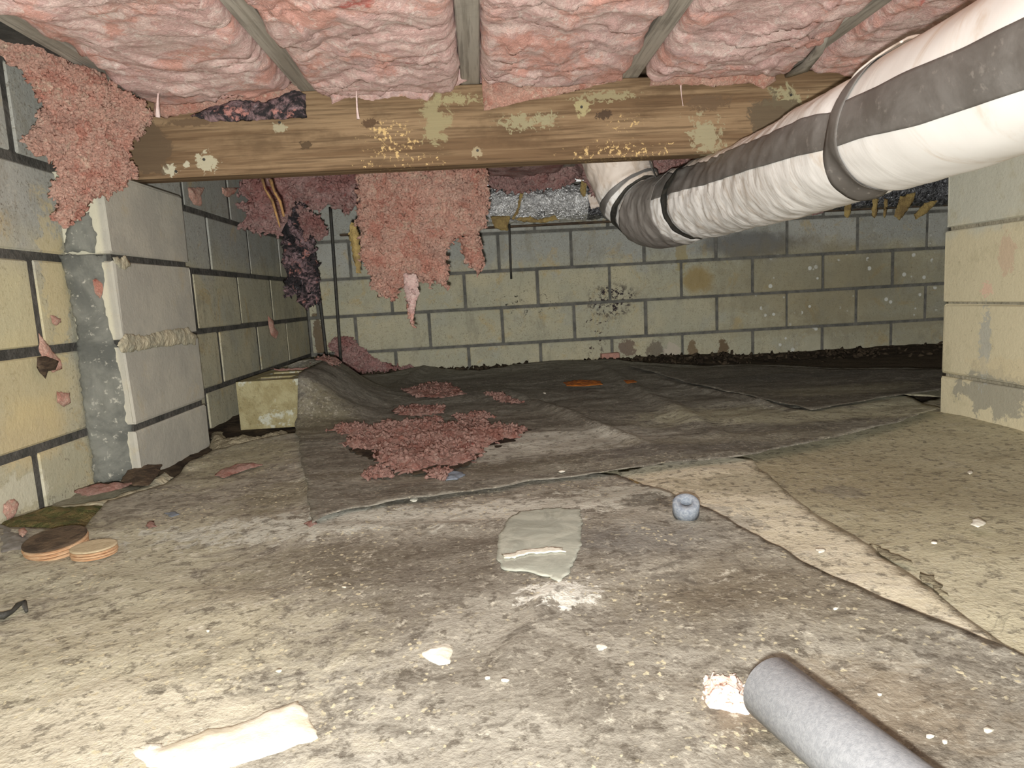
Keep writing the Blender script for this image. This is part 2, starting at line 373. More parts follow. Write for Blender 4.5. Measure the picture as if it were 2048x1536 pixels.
def sheet_mat(name, A, B, C, blobs, streak=(1, 1, 1), gloss=.55, flecks=1.0, sc=1.0, brt=1.0):
    t = NT(name, gloss, .35); wp = t.mix(.10, t.pos, t.noise(4, 3, .6, col=True), 'ADD'); v = t.scale(streak, wp)
    n1 = t.noise(5*sc, 7, .68, vec=v, dist=.8); n2 = t.noise(13*sc, 7, .72, vec=v, dist=1.0); n3 = t.noise(55, 5, .7)
    c = t.mix(t.rng(n1, .36, .62), A, B); c = t.mix(t.mul(t.rng(n2, .50, .66), .7), c, C)
    for (px, py, rx, ry, kol, a) in blobs:
        p = G(px, py); c = t.mix(t.mul(t.blob((p[0], p[1], GZ), (rx, ry, .5), n2, .9, .7), a), c, kol)
    c = t.mix(t.rng(n3, .52, .63, 0, .65), c, (.10, .085, .066))
    c = t.mix(t.rng(t.noise(95, 5, .78, vec=t.scale((1, 1, 1), off=(3, 8, 2))), .54, .66, 0, .5), c, (.60, .57, .48))
    c = t.mix(t.mul(t.rng(t.noise(38, 6, .75, vec=t.scale((1, 1, 1), off=(5, 2, 1))), .58, .68), .75*flecks), c, (.66, .63, .53))
    sk = t.noise(1.0, 6, .78, vec=t.scale((9, 30, 9), t.mix(.2, t.pos, t.noise(3, 3, .6, col=True), 'ADD')), dist=.5)
    c = t.mix(t.rng(sk, .55, .68, 0, .5), c, t.mix(.6, c, (.62, .59, .50))); c = t.mix(t.rng(sk, .43, .33, 0, .55), c, t.mix(.6, c, (.07, .058, .042)))
    c = t.mix(t.mul(t.rng(t.noise(24, 6, .8), .55, .66), .55*flecks+.1), c, (.11, .095, .072))
    dd = t.rng(t.vor(85, vec=t.mix(.02, t.pos, t.noise(60, 3, .7, col=True), 'ADD')), .26, .18); c = t.mix(t.mul(t.mul(dd, t.rng(t.noise(7, 4, .7), .46, .56)), .85*flecks), c, (.66, .60, .42))
    h = t.add(t.mul(n3, .6), t.add(t.mul(n2, .8), t.noise(150, 3, .6)))
    t.put(t.b.inputs['Roughness'], t.rng(n2, .3, .7, gloss-.1, gloss+.3))
    return t.done(c, h, .5, .004)
TAN = (.36, .325, .235)
M_sheetA = sheet_mat('dirty film front', (.235, .215, .178), (.41, .39, .335), (.125, .11, .088),
    [(150, 1350, .40, .36, (.52, .49, .37), .9), (250, 1130, .34, .28, (.44, .42, .32), .9), (480, 930, .2, .35, (.38, .36, .25), .85), (560, 1010, .12, .16, (.24, .22, .155), .8),
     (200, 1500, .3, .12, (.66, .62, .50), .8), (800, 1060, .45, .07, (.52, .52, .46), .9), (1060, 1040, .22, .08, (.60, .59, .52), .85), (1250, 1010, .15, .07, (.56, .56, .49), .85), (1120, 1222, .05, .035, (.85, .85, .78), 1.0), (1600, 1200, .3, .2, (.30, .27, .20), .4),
     (900, 1150, .30, .20, (.165, .148, .12), .7), (620, 1150, .2, .15, (.16, .14, .10), .5), (1300, 1030, .05, .05, (.12, .11, .09), .7), (1260, 1110, .18, .09, (.15, .15, .15), .5),
     (1500, 1200, .2, .1, (.15, .12, .08), .55), (1700, 1450, .18, .1, (.26, .20, .13), .5)], streak=(1, 1.5, 1), flecks=1.0)
M_sheetB = sheet_mat('dirty film rear', (.145, .132, .108), (.26, .248, .21), (.07, .062, .05),
    [(1130, 905, .40, .20, (.50, .49, .43), .9), (1050, 960, .5, .06, (.24, .225, .18), .6), (1420, 850, .30, .16, (.42, .40, .29), .85), (1650, 850, .45, .12, (.42, .40, .29), .85),
     (1320, 930, .20, .06, (.13, .12, .11), .6), (1000, 780, .8, .35, (.09, .08, .063), .7), (700, 800, .3, .4, (.14, .125, .085), .7), (640, 870, .15, .3, (.20, .18, .11), .6), (1500, 900, .4, .05, (.27, .25, .19), .5),
     (1780, 820, .25, .2, (.42, .41, .3), .7), (900, 960, .3, .05, (.13, .115, .085), .7)], streak=(1, 2.2, 1), flecks=.35)
M_sheetC = sheet_mat('cream film', (.66, .60, .45), (.74, .68, .53), (.54, .50, .42), [(1400, 1060, .12, .06, (.38, .37, .33), .6), (1500, 980, .15, .08, (.42, .38, .27), .7)], streak=(1, 2, 1), flecks=.3, gloss=.6)
M_sheetD = sheet_mat('tan film', (.47, .43, .30), (.55, .51, .36), (.40, .355, .24), [(1700, 960, .35, .25, (.37, .32, .21), .7), (1950, 1200, .3, .2, (.64, .60, .45), .6), (1680, 985, .05, .04, (.24, .22, .19), .5)], streak=(1, 2, 1), flecks=.35)
M_sheetE = sheet_mat('dark film', (.11, .098, .078), (.16, .15, .125), (.07, .062, .05), [(1700, 800, .4, .14, (.30, .28, .2), .75), (1600, 770, .8, .12, (.10, .095, .085), .6)], streak=(1, 2.5, 1), flecks=.2)
def soil_mat():
    t = NT('soil', .95, .15); n = t.noise(14, 6, .7); c = t.mix(t.rng(n, .4, .62), (.035, .025, .018), (.10, .075, .05))
    c = t.mix(t.rng(t.noise(40, 5, .7), .58, .7, 0, .5), c, (.22, .19, .13))
    for (px, py, rx, ry, kol, a) in ((1750, 725, .9, .35, (.11, .085, .055), .8), (60, 1040, .4, .3, (.38, .36, .27), .85)):
        p = G(px, py); c = t.mix(t.mul(t.blob((p[0], p[1], GZ), (rx, ry, .5), n, .7, .6), a), c, kol)
    return t.done(c, t.add(t.noise(60, 6, .75), n), 1, .012)
M_soil = soil_mat()
def wood(name, a, b, ax=0, beam=False, knots=True, str_=1.0):
    t = NT(name, .8, .25); st = [28, 28, 28]; st[ax] = 1.1
    v = t.scale(tuple(st)); g = t.noise(1.4, 6, .6, vec=v, dist=.4); g2 = t.noise(5, 5, .6, vec=v)
    c = t.mix(t.rng(g, .38, .62), a, b); c = t.mix(t.rng(g2, .48, .64, 0, .6), c, tuple(q*.55 for q in a)); c = t.mix(t.mul(t.rng(t.noise(5, 5, .7, vec=t.scale((1, 1, 2))), .5, .68), .5), c, tuple(q*.6 for q in a))
    if beam:
        big = t.noise(14, 6, .7); sp = t.noise(90, 4, .7)
        def bp(px, py): p = onY(px, py, 1.77); return (p[0], 1.77, p[2])
        for px, py, rx, rz, kol, k in ((740, 245, .02, .012, (.10, .06, .035), .3), (1207, 228, .022, .014, (.07, .045, .03), .3), (612, 290, .016, .01, (.09, .06, .035), .3), (380, 245, .06, .01, (.15, .10, .06), .6),
                                       (870, 240, .035, .06, (.33, .29, .165), 1.1), (910, 198, .06, .012, (.36, .32, .18), 1.2), (1165, 215, .02, .022, (.42, .37, .20), .6), (1210, 193, .07, .012, (.33, .29, .17), 1.3),
                                       (1040, 245, .05, .018, (.34, .31, .19), 1.5), (1090, 240, .03, .016, (.34, .31, .19), 1.5), (412, 325, .026, .022, (.50, .47, .34), .9), (340, 340, .02, .014, (.55, .53, .40), .9), (373, 330, .008, .008, (.55, .53, .4), .5),
                                       (560, 255, .018, .012, (.42, .38, .26), .7), (1580, 200, .05, .03, (.36, .33, .20), 1.2), (1415, 270, .04, .05, (.36, .33, .21), 1.6), (1415, 205, .06, .02, (.15, .10, .06), .8),
                                       (955, 305, .014, .012, (.40, .34, .22), .8), (300, 300, .06, .06, (.13, .09, .055), .7), (1560, 240, .1, .06, (.13, .10, .065), .7)):
            c = t.mix(t.mul(t.blob(bp(px, py), (rx, .1, rz), big, k, .35), .9), c, kol)
        for px, py, rx, rz, th in ((780, 275, .07, .045, .54), (800, 325, .12, .03, .60), (1230, 305, .13, .03, .56), (1250, 245, .05, .02, .56), (1420, 330, .15, .03, .60)):
            c = t.mix(t.mul(t.blob(bp(px, py), (rx, .1, rz), big, .5, .5), t.rng(sp, th, th+.05)), c, (.66, .47, .22))
    h = t.add(g2, t.mul(t.noise(120, 3, .6, vec=t.scale((1, 1, 1))), .3))
    return t.done(c, h, .5, .003)
M_beam = wood('old beam timber', (.175, .11, .06), (.31, .215, .125), 0, True)
M_joist = wood('grey joist timber', (.31, .285, .24), (.43, .40, .345), 1)
def duct_mat():
    t = NT('white duct jacket', .55, .35); n = t.noise(5, 5, .65, vec=t.scale((1, 3, 1)), dist=1)
    c = t.mix(t.rng(n, .52, .72, 0, .7), (.88, .87, .85), (.66, .56, .46))
    y = t.xyz(1); m = t.rng(y, .9, 1.6); c = t.mix(t.mul(t.rng(t.noise(16, 5, .7, vec=t.scale((1, 4, 1)), dist=1), .46, .68), t.mul(m, .7)), c, (.42, .35, .28))
    c = t.mix(t.mul(t.rng(t.add(t.xyz(2), t.mul(n, .1)), .34, .40), .5), c, (.68, .50, .36))
    return t.done(c, t.mul(t.noise(9, 4, .55, vec=t.scale((.5, 3, .5)), dist=1), t.rng(y, .8, 1.5, .12, 1.0)), .4, .006)
M_duct = duct_mat()
def foil_mat(dark):
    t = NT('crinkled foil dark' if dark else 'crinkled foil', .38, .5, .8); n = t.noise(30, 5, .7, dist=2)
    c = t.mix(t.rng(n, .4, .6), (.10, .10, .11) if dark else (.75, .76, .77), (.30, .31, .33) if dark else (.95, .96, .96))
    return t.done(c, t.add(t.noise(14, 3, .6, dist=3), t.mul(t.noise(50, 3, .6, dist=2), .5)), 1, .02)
M_foil = foil_mat(False); M_foild = foil_mat(True)
M_ink = simple('black print', (.02, .02, .02), (.04, .04, .04), 30)
M_reflection = None
_t = NT('painted flash reflection', .18, .6); _c = _t.mix(_t.rng(_t.noise(16, 5, .7, dist=1), .4, .65), (.42, .44, .38), (.56, .58, .50))  # pale tone stands in for the flash reflected on the sheet
M_reflection = _t.done(_c, _t.noise(20, 4, .6, dist=1), .4, .004)

# ============================================================ SETTING
XL = -.95; XB = 3.70; XR = 4.3
ZR = [-.469, -.266, -.063, .140, .343, .546]        # course lines
def floor_h(x, y, fine=True):
    x = np.atleast_1d(np.asarray(x, float)); y = np.atleast_1d(np.asarray(y, float)); P = np.column_stack([x, y, x*0])
    h = GZ+.010*fbm(P, 1.6, 2, 3)
    h = h+.012*np.exp(-((x+.95)/.14)**2)
    h = h+.02*np.clip((y-2.6)/1.1, 0, 1)*(x < 1.4)
    return h
def structure(o): o['kind'] = 'structure'; return o
nx, ny = 200, 190
gx, gy = np.meshgrid(np.linspace(-1.2, XR+.1, nx), np.linspace(-1.0, 3.8, ny))
x, y = gx.ravel(), gy.ravel(); P = np.column_stack([x, y, x*0])
back = np.clip((y-3.38)/.2, 0, 1)*(x < .9)
z = floor_h(x, y)+.006*fbm(P, 14, 3, 8)-.05*back+.02*fbm(P, 9, 3, 30)*back - .006
V = np.column_stack([x, y, z]); idx = np.arange(nx*ny).reshape(ny, nx)
Fc = np.column_stack([idx[:-1, :-1].ravel(), idx[:-1, 1:].ravel(), idx[1:, 1:].ravel(), idx[1:, :-1].ravel()])
floor = structure(mesh('floor', V, Fc, M_soil))
structure(frombm('ceiling', boxbm((1.6, 1.4, .79), (5.6, 5.0, .03)), M_deck))

_bmesh = {}
def block(parent, c, w, h, rotz, mat, d=.05, name='block'):
    """one masonry unit; c = centre of its face, rotz turns the face normal from -Y"""
    key = (round(w, 3), round(h, 3), random.randint(0, 3), mat.name)
    if key not in _bmesh:
        bm = boxbm((0, d/2, 0), (w, d, h), .0035, 1, .0012, len(_bmesh)); me = bpy.data.meshes.new('block'); bm.to_mesh(me); bm.free(); me.materials.append(mat); _bmesh[key] = me
    o = bpy.data.objects.new(name, _bmesh[key]); COL.objects.link(o); o.parent = parent
    o.location = (c[0]+random.uniform(-.001, .001), c[1]+random.uniform(-.0015, .0015), c[2]); o.rotation_euler = (random.uniform(-.004, .004), 0, rotz+random.uniform(-.004, .004))
    return o
MJ = .016
def courses(parent, place, rotz, joints, lo, hi, mat=None, MJ=.016):
    """joints: per course list of joint positions along the wall"""
    for k in range(5):
        z0, z1 = ZR[k], ZR[k+1]; js = [lo]+sorted(j for j in joints[k] if lo+.05 < j < hi-.05)+[hi]
        for a, b in zip(js[:-1], js[1:]):
            block(parent, place((a+b)/2, (z0+z1)/2), b-a-MJ, z1-z0-MJ, rotz, mat or M_block)
wall_back = structure(frombm('wall_back', boxbm((1.68, XB+.106, .05), (5.4, .2, 1.1)), M_mortarb))
ja = [-.083+.406*k for k in range(-3, 12)]; jb = [.115+.406*k for k in range(-3, 12)]
courses(wall_back, lambda s, z: (s, XB, z), 0, [ja, jb, ja, jb, ja][::-1][:5] if False else [ja, jb, ja, jb, ja], XL, XR)
wall_left = structure(frombm('wall_left', boxbm((XL-.1035, 1.3, .05), (.2, 5.2, 1.1)), M_mortar))
fa = [-.42, .02, .45, 2.27-.415, 2.27, 2.68, 3.09]; fb = [-.6, -.2, .22, 2.02, 2.435, 2.85, 3.27]
nearA = [1.08, 1.475]; nearB = [.68, 1.1]
courses(wall_left, lambda s, z: (XL, s, z), math.radians(90), [fa+[.66, 1.07, 1.40], fb+nearB, fa+nearA+[.66], fb+nearB, fa+[.66, 1.07, 1.475]], -1.0, XB-.01, MJ=.019)
wall_right = structure(frombm('wall_right', boxbm((XR+.110, 1.3, .05), (.2, 5.2, 1.1)), M_mortar))
courses(wall_right, lambda s, z: (XR, s, z), math.radians(-90), [fa+[.86, 1.27], fb, fa+[.86, 1.27], fb, fa+[.86, 1.27]], -1.0, XB-.01)
# order of joints: course 0 is the lowest (mostly buried)

# pilaster on the left wall
PX = -.845; PY0, PY1 = 1.60, 2.01
pil = thing('block_pilaster', 'stacked grey block pilaster on the left wall carrying the beam end', 'pilaster', (-.9, 1.8, GZ))
def sub(o, par): o.location = Vector(o.location)-par.location; return o
core = frombm('mortar_core', boxbm((-.905, 1.805, -.062), (.104, .392, .80)), M_mortar); keep(core, pil)
for k in range(4):
    z0, z1 = ZR[k], ZR[k+1]
    bm = boxbm((0, 0, 0), (.113, PY1-PY0, z1-z0-MJ), .006, 2, .002, 90+k); o = frombm('block', bm, M_pil, pil)
    o.location = Vector((PX-.0565, 1.805, (z0+z1)/2))-pil.location
fr_p = frame((0, PY0, 0), (0, -1, 0))
def patch(name, px, fr, thick, mat, parent, seed, step=.006, rag=.004, amp=.003, freq=30):
    o = fluff(name, pxpoly(px, fr), fr, thick, mat, step=step, amp=amp, rag=rag, seed=seed, one=True, freq=freq)
    if parent: keep(o, parent)
    return o
# grey cement smear filling the inside corner between wall and pilaster
p0 = np.array([-.946, 1.575, 0]); p1 = np.array([-.862, 1.597, 0]); nn = np.array([.16, -1, 0])
frs = frame((-.905, 1.592, 0), (.35, -1, 0))
s = patch('cement_smear', [(118, 508), (215, 510), (225, 560), (205, 590), (215, 640), (235, 700), (255, 760), (262, 850), (272, 930), (282, 958), (190, 965), (178, 880), (160, 760), (150, 640), (132, 560)], frs, .012, M_smear, pil, 5)
s['label'] = 'dark grey cement smeared in the corner beside the pilaster'
s = patch('cement_smear', [(133, 455), (175, 425), (195, 470), (190, 505), (128, 505)], frs, .010, M_smear, pil, 6); s['label'] = 'dark grey cement smear under the hanging insulation'
frq = frame((PX+.001, 1.8, 0), (1, 0, 0))
s = patch('mortar_squeeze', [(233, 690), (250, 668), (290, 672), (330, 660), (375, 655), (392, 672), (390, 688), (330, 692), (280, 700), (245, 706)], frq, .010, M_pale, pil, 7); s['label'] = 'pale mortar squeezed out of a joint'
s = patch('mortar_squeeze', [(225, 515), (250, 512), (262, 530), (250, 540), (232, 532)], frq, .008, M_pale, pil, 8)

# right pier
pier = thing('block_pier', 'tan concrete block pier at the right edge under the big duct', 'pier', (1.5, 1.6, GZ))
keep(frombm('mortar_core', boxbm((1.5, 1.62, -.062), (.372, .38, .80)), M_mortart), pier)
for k in range(4):
    z0, z1 = ZR[k], ZR[k+1]; z0 -= .022; z1 -= .022
    if k == 3: z1 = .343
    for j in range(2):
        s_ = .2 if k % 2 == 0 else .2
        if k % 2: c, sz = (1.305+.1+.2*j, 1.62, (z0+z1)/2), (.197, .397, z1-z0-.009)
        else: c, sz = (1.505, 1.52+.2*j, (z0+z1)/2), (.397, .197, z1-z0-.009)
        if k % 2 == 0: c = (1.505, 1.62, (z0+z1)/2); sz = (.4, .4, z1-z0-.009)
        if k % 2 == 0 and j: continue
        o = frombm('block', boxbm((0, 0, 0), sz, .006, 2, .002, 70+k), M_pier, pier); o.location = Vector(c)-pier.location

# ============================================================ TIMBER
BZ0, BZ1 = .343, .540; BY = 1.77
beam = thing('girder_beam', 'long brown timber beam crossing the crawl space under the joists', 'beam', (.35, BY, BZ0))
for k, dy in enumerate((0, .039)):
    bm = boxbm((0, 0, 0), (2.62 if k == 0 else 2.56, .038, BZ1-BZ0-(.004 if k else 0)), .003, 1); o = frombm('plank', bm, M_beam, beam); o.location = (.05, dy+.019, (BZ1-BZ0)/2)
    if k == 0: front_plank = o
for px, py in ((559, 245), (408, 319), (1163, 214), (1582, 190), (955, 301), (352, 343)):
    p = onY(px, py, BY-.0005); bm = bmesh.new(); bmesh.ops.create_cone(bm, cap_ends=True, segments=10, radius1=.0035, radius2=.0035, depth=.003, matrix=Matrix.Translation(p) @ Matrix.Rotation(math.pi/2, 4, 'X'))
    nh = frombm('nail_head', bm, M_rod); nh.parent = front_plank; nh.matrix_parent_inverse = Matrix.Translation(beam.location+front_plank.location).inverted()
JX = [-.815+.4115*k for k in range(-0, 13)]
jl = {0: 'leftmost joist, beside the left wall above the black gap', 1: 'second joist from the left wall', 2: 'middle joist meeting the beam above the hanging batt', 3: 'joist right of the middle one, left of the split joist', 4: 'rough split joist left of the white duct'}
for i, jx in enumerate(JX):
    o = frombm('floor_joist', boxbm((0, 0, 0), (.048, 4.65, .23), .003, 1), M_joist); o.location = (jx, 1.36, BZ1+.001+.115)
    tag(o, ('brown-grey floor joist, ' + jl[i]) if i in jl else 'floor joist hidden above the white duct and beyond it', 'joist', 'floor joists')
    if i == 4:
        s = tube('splinter', [onZ(1655, 70, .52), onZ(1640, 95, .525), onZ(1610, 130, .53), onZ(1570, 152, .53)], [.004, .012, .014, .006], M_joist, seg=6, rough=.3); keep_o = s; s.parent = o; s.matrix_parent_inverse = Matrix.Translation(o.location).inverted()
tag(mesh('gap_shade_strip', *(lambda b: ([tuple(v.co) for v in b.verts], [[l.index for l in f.verts] for f in b.faces]))(boxbm((-.872, .9, .556), (.06, 3.4, .016))), M_gapshade, smooth=False), 'black strip painted for the shaded gap along the top of the left wall', 'painted shade')  # black strip painted in for the shaded gap beside the leftmost joist

# ============================================================ INSULATION IN THE BAYS
def batt(x0, x1, y0, y1, seed, label, step=.0065, mat=None, droop=.006, end=.0, amp=1.0):
    nx = int((x1-x0)/step); ny = int((y1-y0)/step)
    U, Vv = np.meshgrid(np.linspace(0, 1, nx), np.linspace(0, 1, ny)); u = U.ravel(); v = Vv.ravel()
    x = x0+(x1-x0)*u; y = y0+(y1-y0)*v; P = np.column_stack([x*5, y*13, x*0+seed]); P[:, 1] += 1.6*pn(np.column_stack([x*6, y*4, x*0+seed*3.1])); P[:, 0] += .9*pn(np.column_stack([x*5, y*6, x*0+seed*2.1]))
    edge = np.clip(np.minimum(u, 1-u)*(x1-x0)/.022, 0, 1)**.5; ends = np.clip(np.minimum(v, 1-v)*(y1-y0)/.03, 0, 1)**.6
    h = amp*(.010*ridge(P, .8, 2, seed)+.016*fbm(P, .45, 2, seed+7)+.004*ridge(P, 2.3, 2, seed+2)+.0022*fbm(np.column_stack([x*.5, y, x*0]), 40, 3, seed+3))
    ph = y*10+1.8*pn(np.column_stack([x*4.5, y*5, x*0+seed]))+.6*pn(np.column_stack([x*14, y*11, x*0+seed])); sw = ph-np.floor(ph)
    h = h+amp*.012*(sw**2)*np.clip(.4+1.2*fbm(np.column_stack([x, y, x*0]), 5, 2, seed+11), 0, 1.2)
    e2 = np.clip(edge, .12, 1)
    z = BZ1+.012-.016*edge+.012*np.clip(fbm(np.column_stack([x, y, x*0]), 6, 2, seed+21), -1, 1)*(1-edge)-droop*np.sin(math.pi*np.clip(u, 0, 1))**.7*(.6+.4*ends)-h*e2*.9-end*np.exp(-((y-y1+.13)/.11)**2)*edge
    z = np.where((v < 1e-6) | (v > 1-1e-6), BZ1+.06, z); z = z*1
    z = z+(1-ends)*.05
    ov = (BZ1-z); side = np.sign(u-.5)*np.exp(-np.minimum(u, 1-u)*(x1-x0)/.03)
    x = x+side*np.clip(ov+.002, 0, .016)*np.clip(.2+1.0*pn(np.column_stack([x*0+seed, y*11, x*0+u.round()*9])), 0, 1.2)+.004*pn(np.column_stack([x, y, x*0])*40, seed)
    y = y+.012*pn(np.column_stack([x, y, x*0])*14, seed+5)
    # top cover
    n = len(x); idx = np.arange(n).reshape(ny, nx)
    Vb = np.column_stack([x, y, z]); q = np.column_stack([idx[:-1, :-1].ravel(), idx[1:, :-1].ravel(), idx[1:, 1:].ravel(), idx[:-1, 1:].ravel()])
    ring = list(idx[0, :])+list(idx[1:, -1])+list(idx[-1, -2::-1])+list(idx[-2:0:-1, 0])
    T = Vb[ring].copy(); T[:, 2] = BZ1+.17; T[:, 0] = np.clip(T[:, 0], x0+.002, x1-.002); m = len(ring)
    sk = [(ring[i], ring[(i+1) % m], n+(i+1) % m, n+i) for i in range(m)]
    # anti-overlap: walls of the bay keep the upper part straight
    Vall = np.vstack([Vb, T]); Fall = [tuple(a) for a in q]+sk+[tuple(range(n, n+m))]
    o = mesh('insulation_batt', Vall, Fall, mat or M_batt)
    return tag(o, label, 'insulation', 'pink batts between the joists')
bl = ['pink fibreglass batt in the bay beside the left wall', 'pink fibreglass batt between second and middle joists with a deep red crease', 'pink fibreglass batt right of the middle joist',
      'ruffled pink batt left of the split joist', 'pink fibreglass batt between split joist and white duct']
for i in range(12):
    a, b = JX[i]+.0255, JX[i+1]-.0255
    batt(a, b, .25, 1.745 if i != 1 else 1.735, 3+i*4, bl[i] if i < 5 else 'pink fibreglass batt hidden above and beyond the white duct', step=.006 if i < 5 else .02, end=[.012, .016, .006, .018, .01][i] if i < 5 else 0)
    batt(a, b, 1.87 if i != 3 else 2.62, 3.14, 60+i*4, 'dusty pink batt in the joist bays behind the beam', step=.018, mat=M_dusty, droop=.02)

def hang(name, px, fr, thick, mat, label, cat='insulation', group=None, **k):
    o = fluff(name, pxpoly(px, fr), fr, thick, mat, **k); return tag(o, label, cat, group) if label else o
# flaps of batt lapping over the beam
FB = frame((0, BY-.03, 0), (0, -1, 0))
hang('insulation_flap', [(962, 128), (1000, 150), (1060, 165), (1120, 150), (1180, 140), (1243, 135), (1245, 160), (1190, 172), (1120, 190), (1040, 205), (985, 218), (968, 222), (964, 180)], FB, .03, M_salmon, 'wedge of salmon insulation lapping over the beam right of the middle joist', seed=21, amp=.004, rag=.002, freq=18, aniso=(.4, 1.6, 1), step=.005)
hang('insulation_flap', [(640, 120), (720, 110), (800, 130), (930, 110), (935, 160), (905, 172), (870, 180), (855, 200), (800, 190), (750, 200), (700, 195), (665, 208), (655, 180)], FB, .045, M_batt, 'pink insulation bulging over the beam top between second and middle joists', seed=22, amp=.010, rag=.003, step=.005, freq=12)
hang('insulation_flap', [(320, 150), (400, 130), (520, 150), (590, 170), (612, 195), (600, 205), (560, 200), (480, 225), (400, 222), (330, 235), (305, 232), (312, 190)], FB, .05, M_salmon, 'layered salmon insulation lying on the beam at its left end', seed=23, amp=.008, rag=.003, step=.005, freq=14, aniso=(.35, 1.8, 1))
hang('mouldy_insulation', [(380, 232), (420, 215), (480, 200), (530, 205), (590, 180), (612, 190), (614, 236), (560, 240), (480, 243), (420, 243)], frame((0, BY-.052, 0), (0, -1, 0)), .02, M_mould, 'blackened mouldy insulation clump on the beam near its left end', seed=24, amp=.008, rag=.003, step=.005)
hang('insulation_flap', [(1305, 110), (1400, 95), (1500, 100), (1555, 125), (1552, 160), (1528, 178), (1500, 165), (1440, 172), (1370, 168), (1300, 172)], FB, .05, M_salmon, 'salmon pink roll of insulation sagging over the beam near the duct', seed=25, amp=.012, rag=.003, step=.005, freq=12)

M_wad = simple('pale peach wad', (.95, .84, .76), (.86, .60, .50), 60, bs=.5, bd=.004)
# big clump hanging on the left wall in front of the beam end
FL = frame((-.865, 1.50, 0), (.72, -.70, 0))
hang('hanging_insulation', [(0, 60), (50, 60), (100, 90), (140, 125), (200, 145), (240, 175), (290, 205), (305, 235), (262, 290), (262, 310), (278, 345), (245, 372), (220, 392), (180, 400), (160, 425), (125, 455), (100, 440), (110, 405), (95, 390), (115, 350), (110, 325), (70, 310), (50, 280), (75, 245), (88, 210), (60, 165), (30, 125), (0, 110)],
     FL, .07, M_salmon, 'big crumbly salmon insulation clump clinging to the left wall at the beam end', seed=31, amp=.016, rag=.006, ntuft=3200, tr=(.002, .0055), freq=16, step=.006)
# big torn batt hanging behind the beam
FH = frame((0, 2.28, 0), (0, -1, 0))
hang('hanging_insulation', [(716, 290), (960, 285), (975, 340), (975, 400), (970, 455), (958, 470), (964, 500), (968, 525), (958, 548), (930, 520), (922, 490), (930, 470), (908, 480), (892, 500), (896, 540), (893, 575), (872, 560), (862, 572), (840, 565), (828, 590), (823, 650), (814, 600), (808, 575), (795, 580), (785, 600), (760, 592), (740, 568), (735, 535), (718, 520), (722, 480), (712, 450), (716, 400)],
     FH, .10, M_salmon, 'large torn salmon insulation batt hanging down behind the beam at mid span', seed=32, amp=.022, rag=.010, ntuft=4200, tr=(.0025, .007), freq=12, step=.008)
hang('hanging_insulation', [(480, 330), (600, 330), (720, 335), (722, 400), (700, 430), (680, 418), (655, 405), (640, 425), (612, 408), (590, 400), (575, 430), (560, 465), (520, 465), (478, 455), (495, 420), (470, 415), (500, 400), (478, 390)],
     frame((0, 2.75, 0), (0, -1, 0)), .10, M_dusty, 'dusty pink insulation sagging below the beam left of the big hanging batt', seed=33, amp=.025, rag=.012, ntuft=900, tr=(.004, .010), step=.011)
hang('hanging_insulation', [(600, 410), (625, 430), (645, 440), (655, 470), (640, 480), (622, 470), (612, 480), (600, 440)], frame((0, 2.95, 0), (0, -1, 0)), .05, M_dusty, 'small rust-pink insulation scrap beside the mouldy strip', seed=34, amp=.012, rag=.008, ntuft=200, tr=(.004, .009), step=.01)
hang('mouldy_insulation', [(565, 395), (610, 405), (628, 440), (632, 520), (640, 580), (640, 605), (625, 612), (602, 612), (590, 590), (572, 595), (575, 560), (568, 500), (562, 440)], frame((0, 3.02, 0), (0, -1, 0)), .05, M_mould, 'long black mouldy insulation strip hanging in the back left corner', seed=35, amp=.020, rag=.012, ntuft=350, tr=(.004, .012), step=.009)
hang('hanging_insulation', [(975, 320), (1150, 315), (1160, 350), (1130, 375), (1080, 380), (1030, 384), (985, 378), (975, 360)], frame((0, 3.0, 0), (0, -1, 0)), .10, M_dusty, 'dusty mauve insulation bulging above the silver foil duct', seed=36, amp=.02, rag=.010, ntuft=500, tr=(.004, .010), step=.011)
hang('hanging_insulation', [(1155, 300), (1215, 300), (1212, 360), (1196, 372), (1188, 400), (1178, 372), (1165, 355)], frame((0, 2.9, 0), (0, -1, 0)), .05, M_dusty, 'small pink insulation tuft between foil duct and duct elbow', seed=37, amp=.014, rag=.008, ntuft=150, tr=(.004, .009), step=.01)
hang('hanging_insulation', [(1262, 310), (1420, 310), (1410, 335), (1350, 355), (1310, 370), (1290, 382), (1275, 372), (1262, 345)], frame((0, 2.45, 0), (0, -1, 0)), .05, M_dusty, 'pinkish insulation wisps hanging behind the beam right of the duct elbow', seed=38, amp=.014, rag=.008, ntuft=250, tr=(.004, .009), step=.01)
hang('yellow_insulation', [(700, 445), (716, 450), (720, 500), (722, 545), (714, 548), (705, 510), (697, 470)], frame((0, 2.31, 0), (0, -1, 0)), .03, M_yellow, 'yellow fibre scrap hanging at the left edge of the big torn batt', seed=39, amp=.008, rag=.006, step=.008)
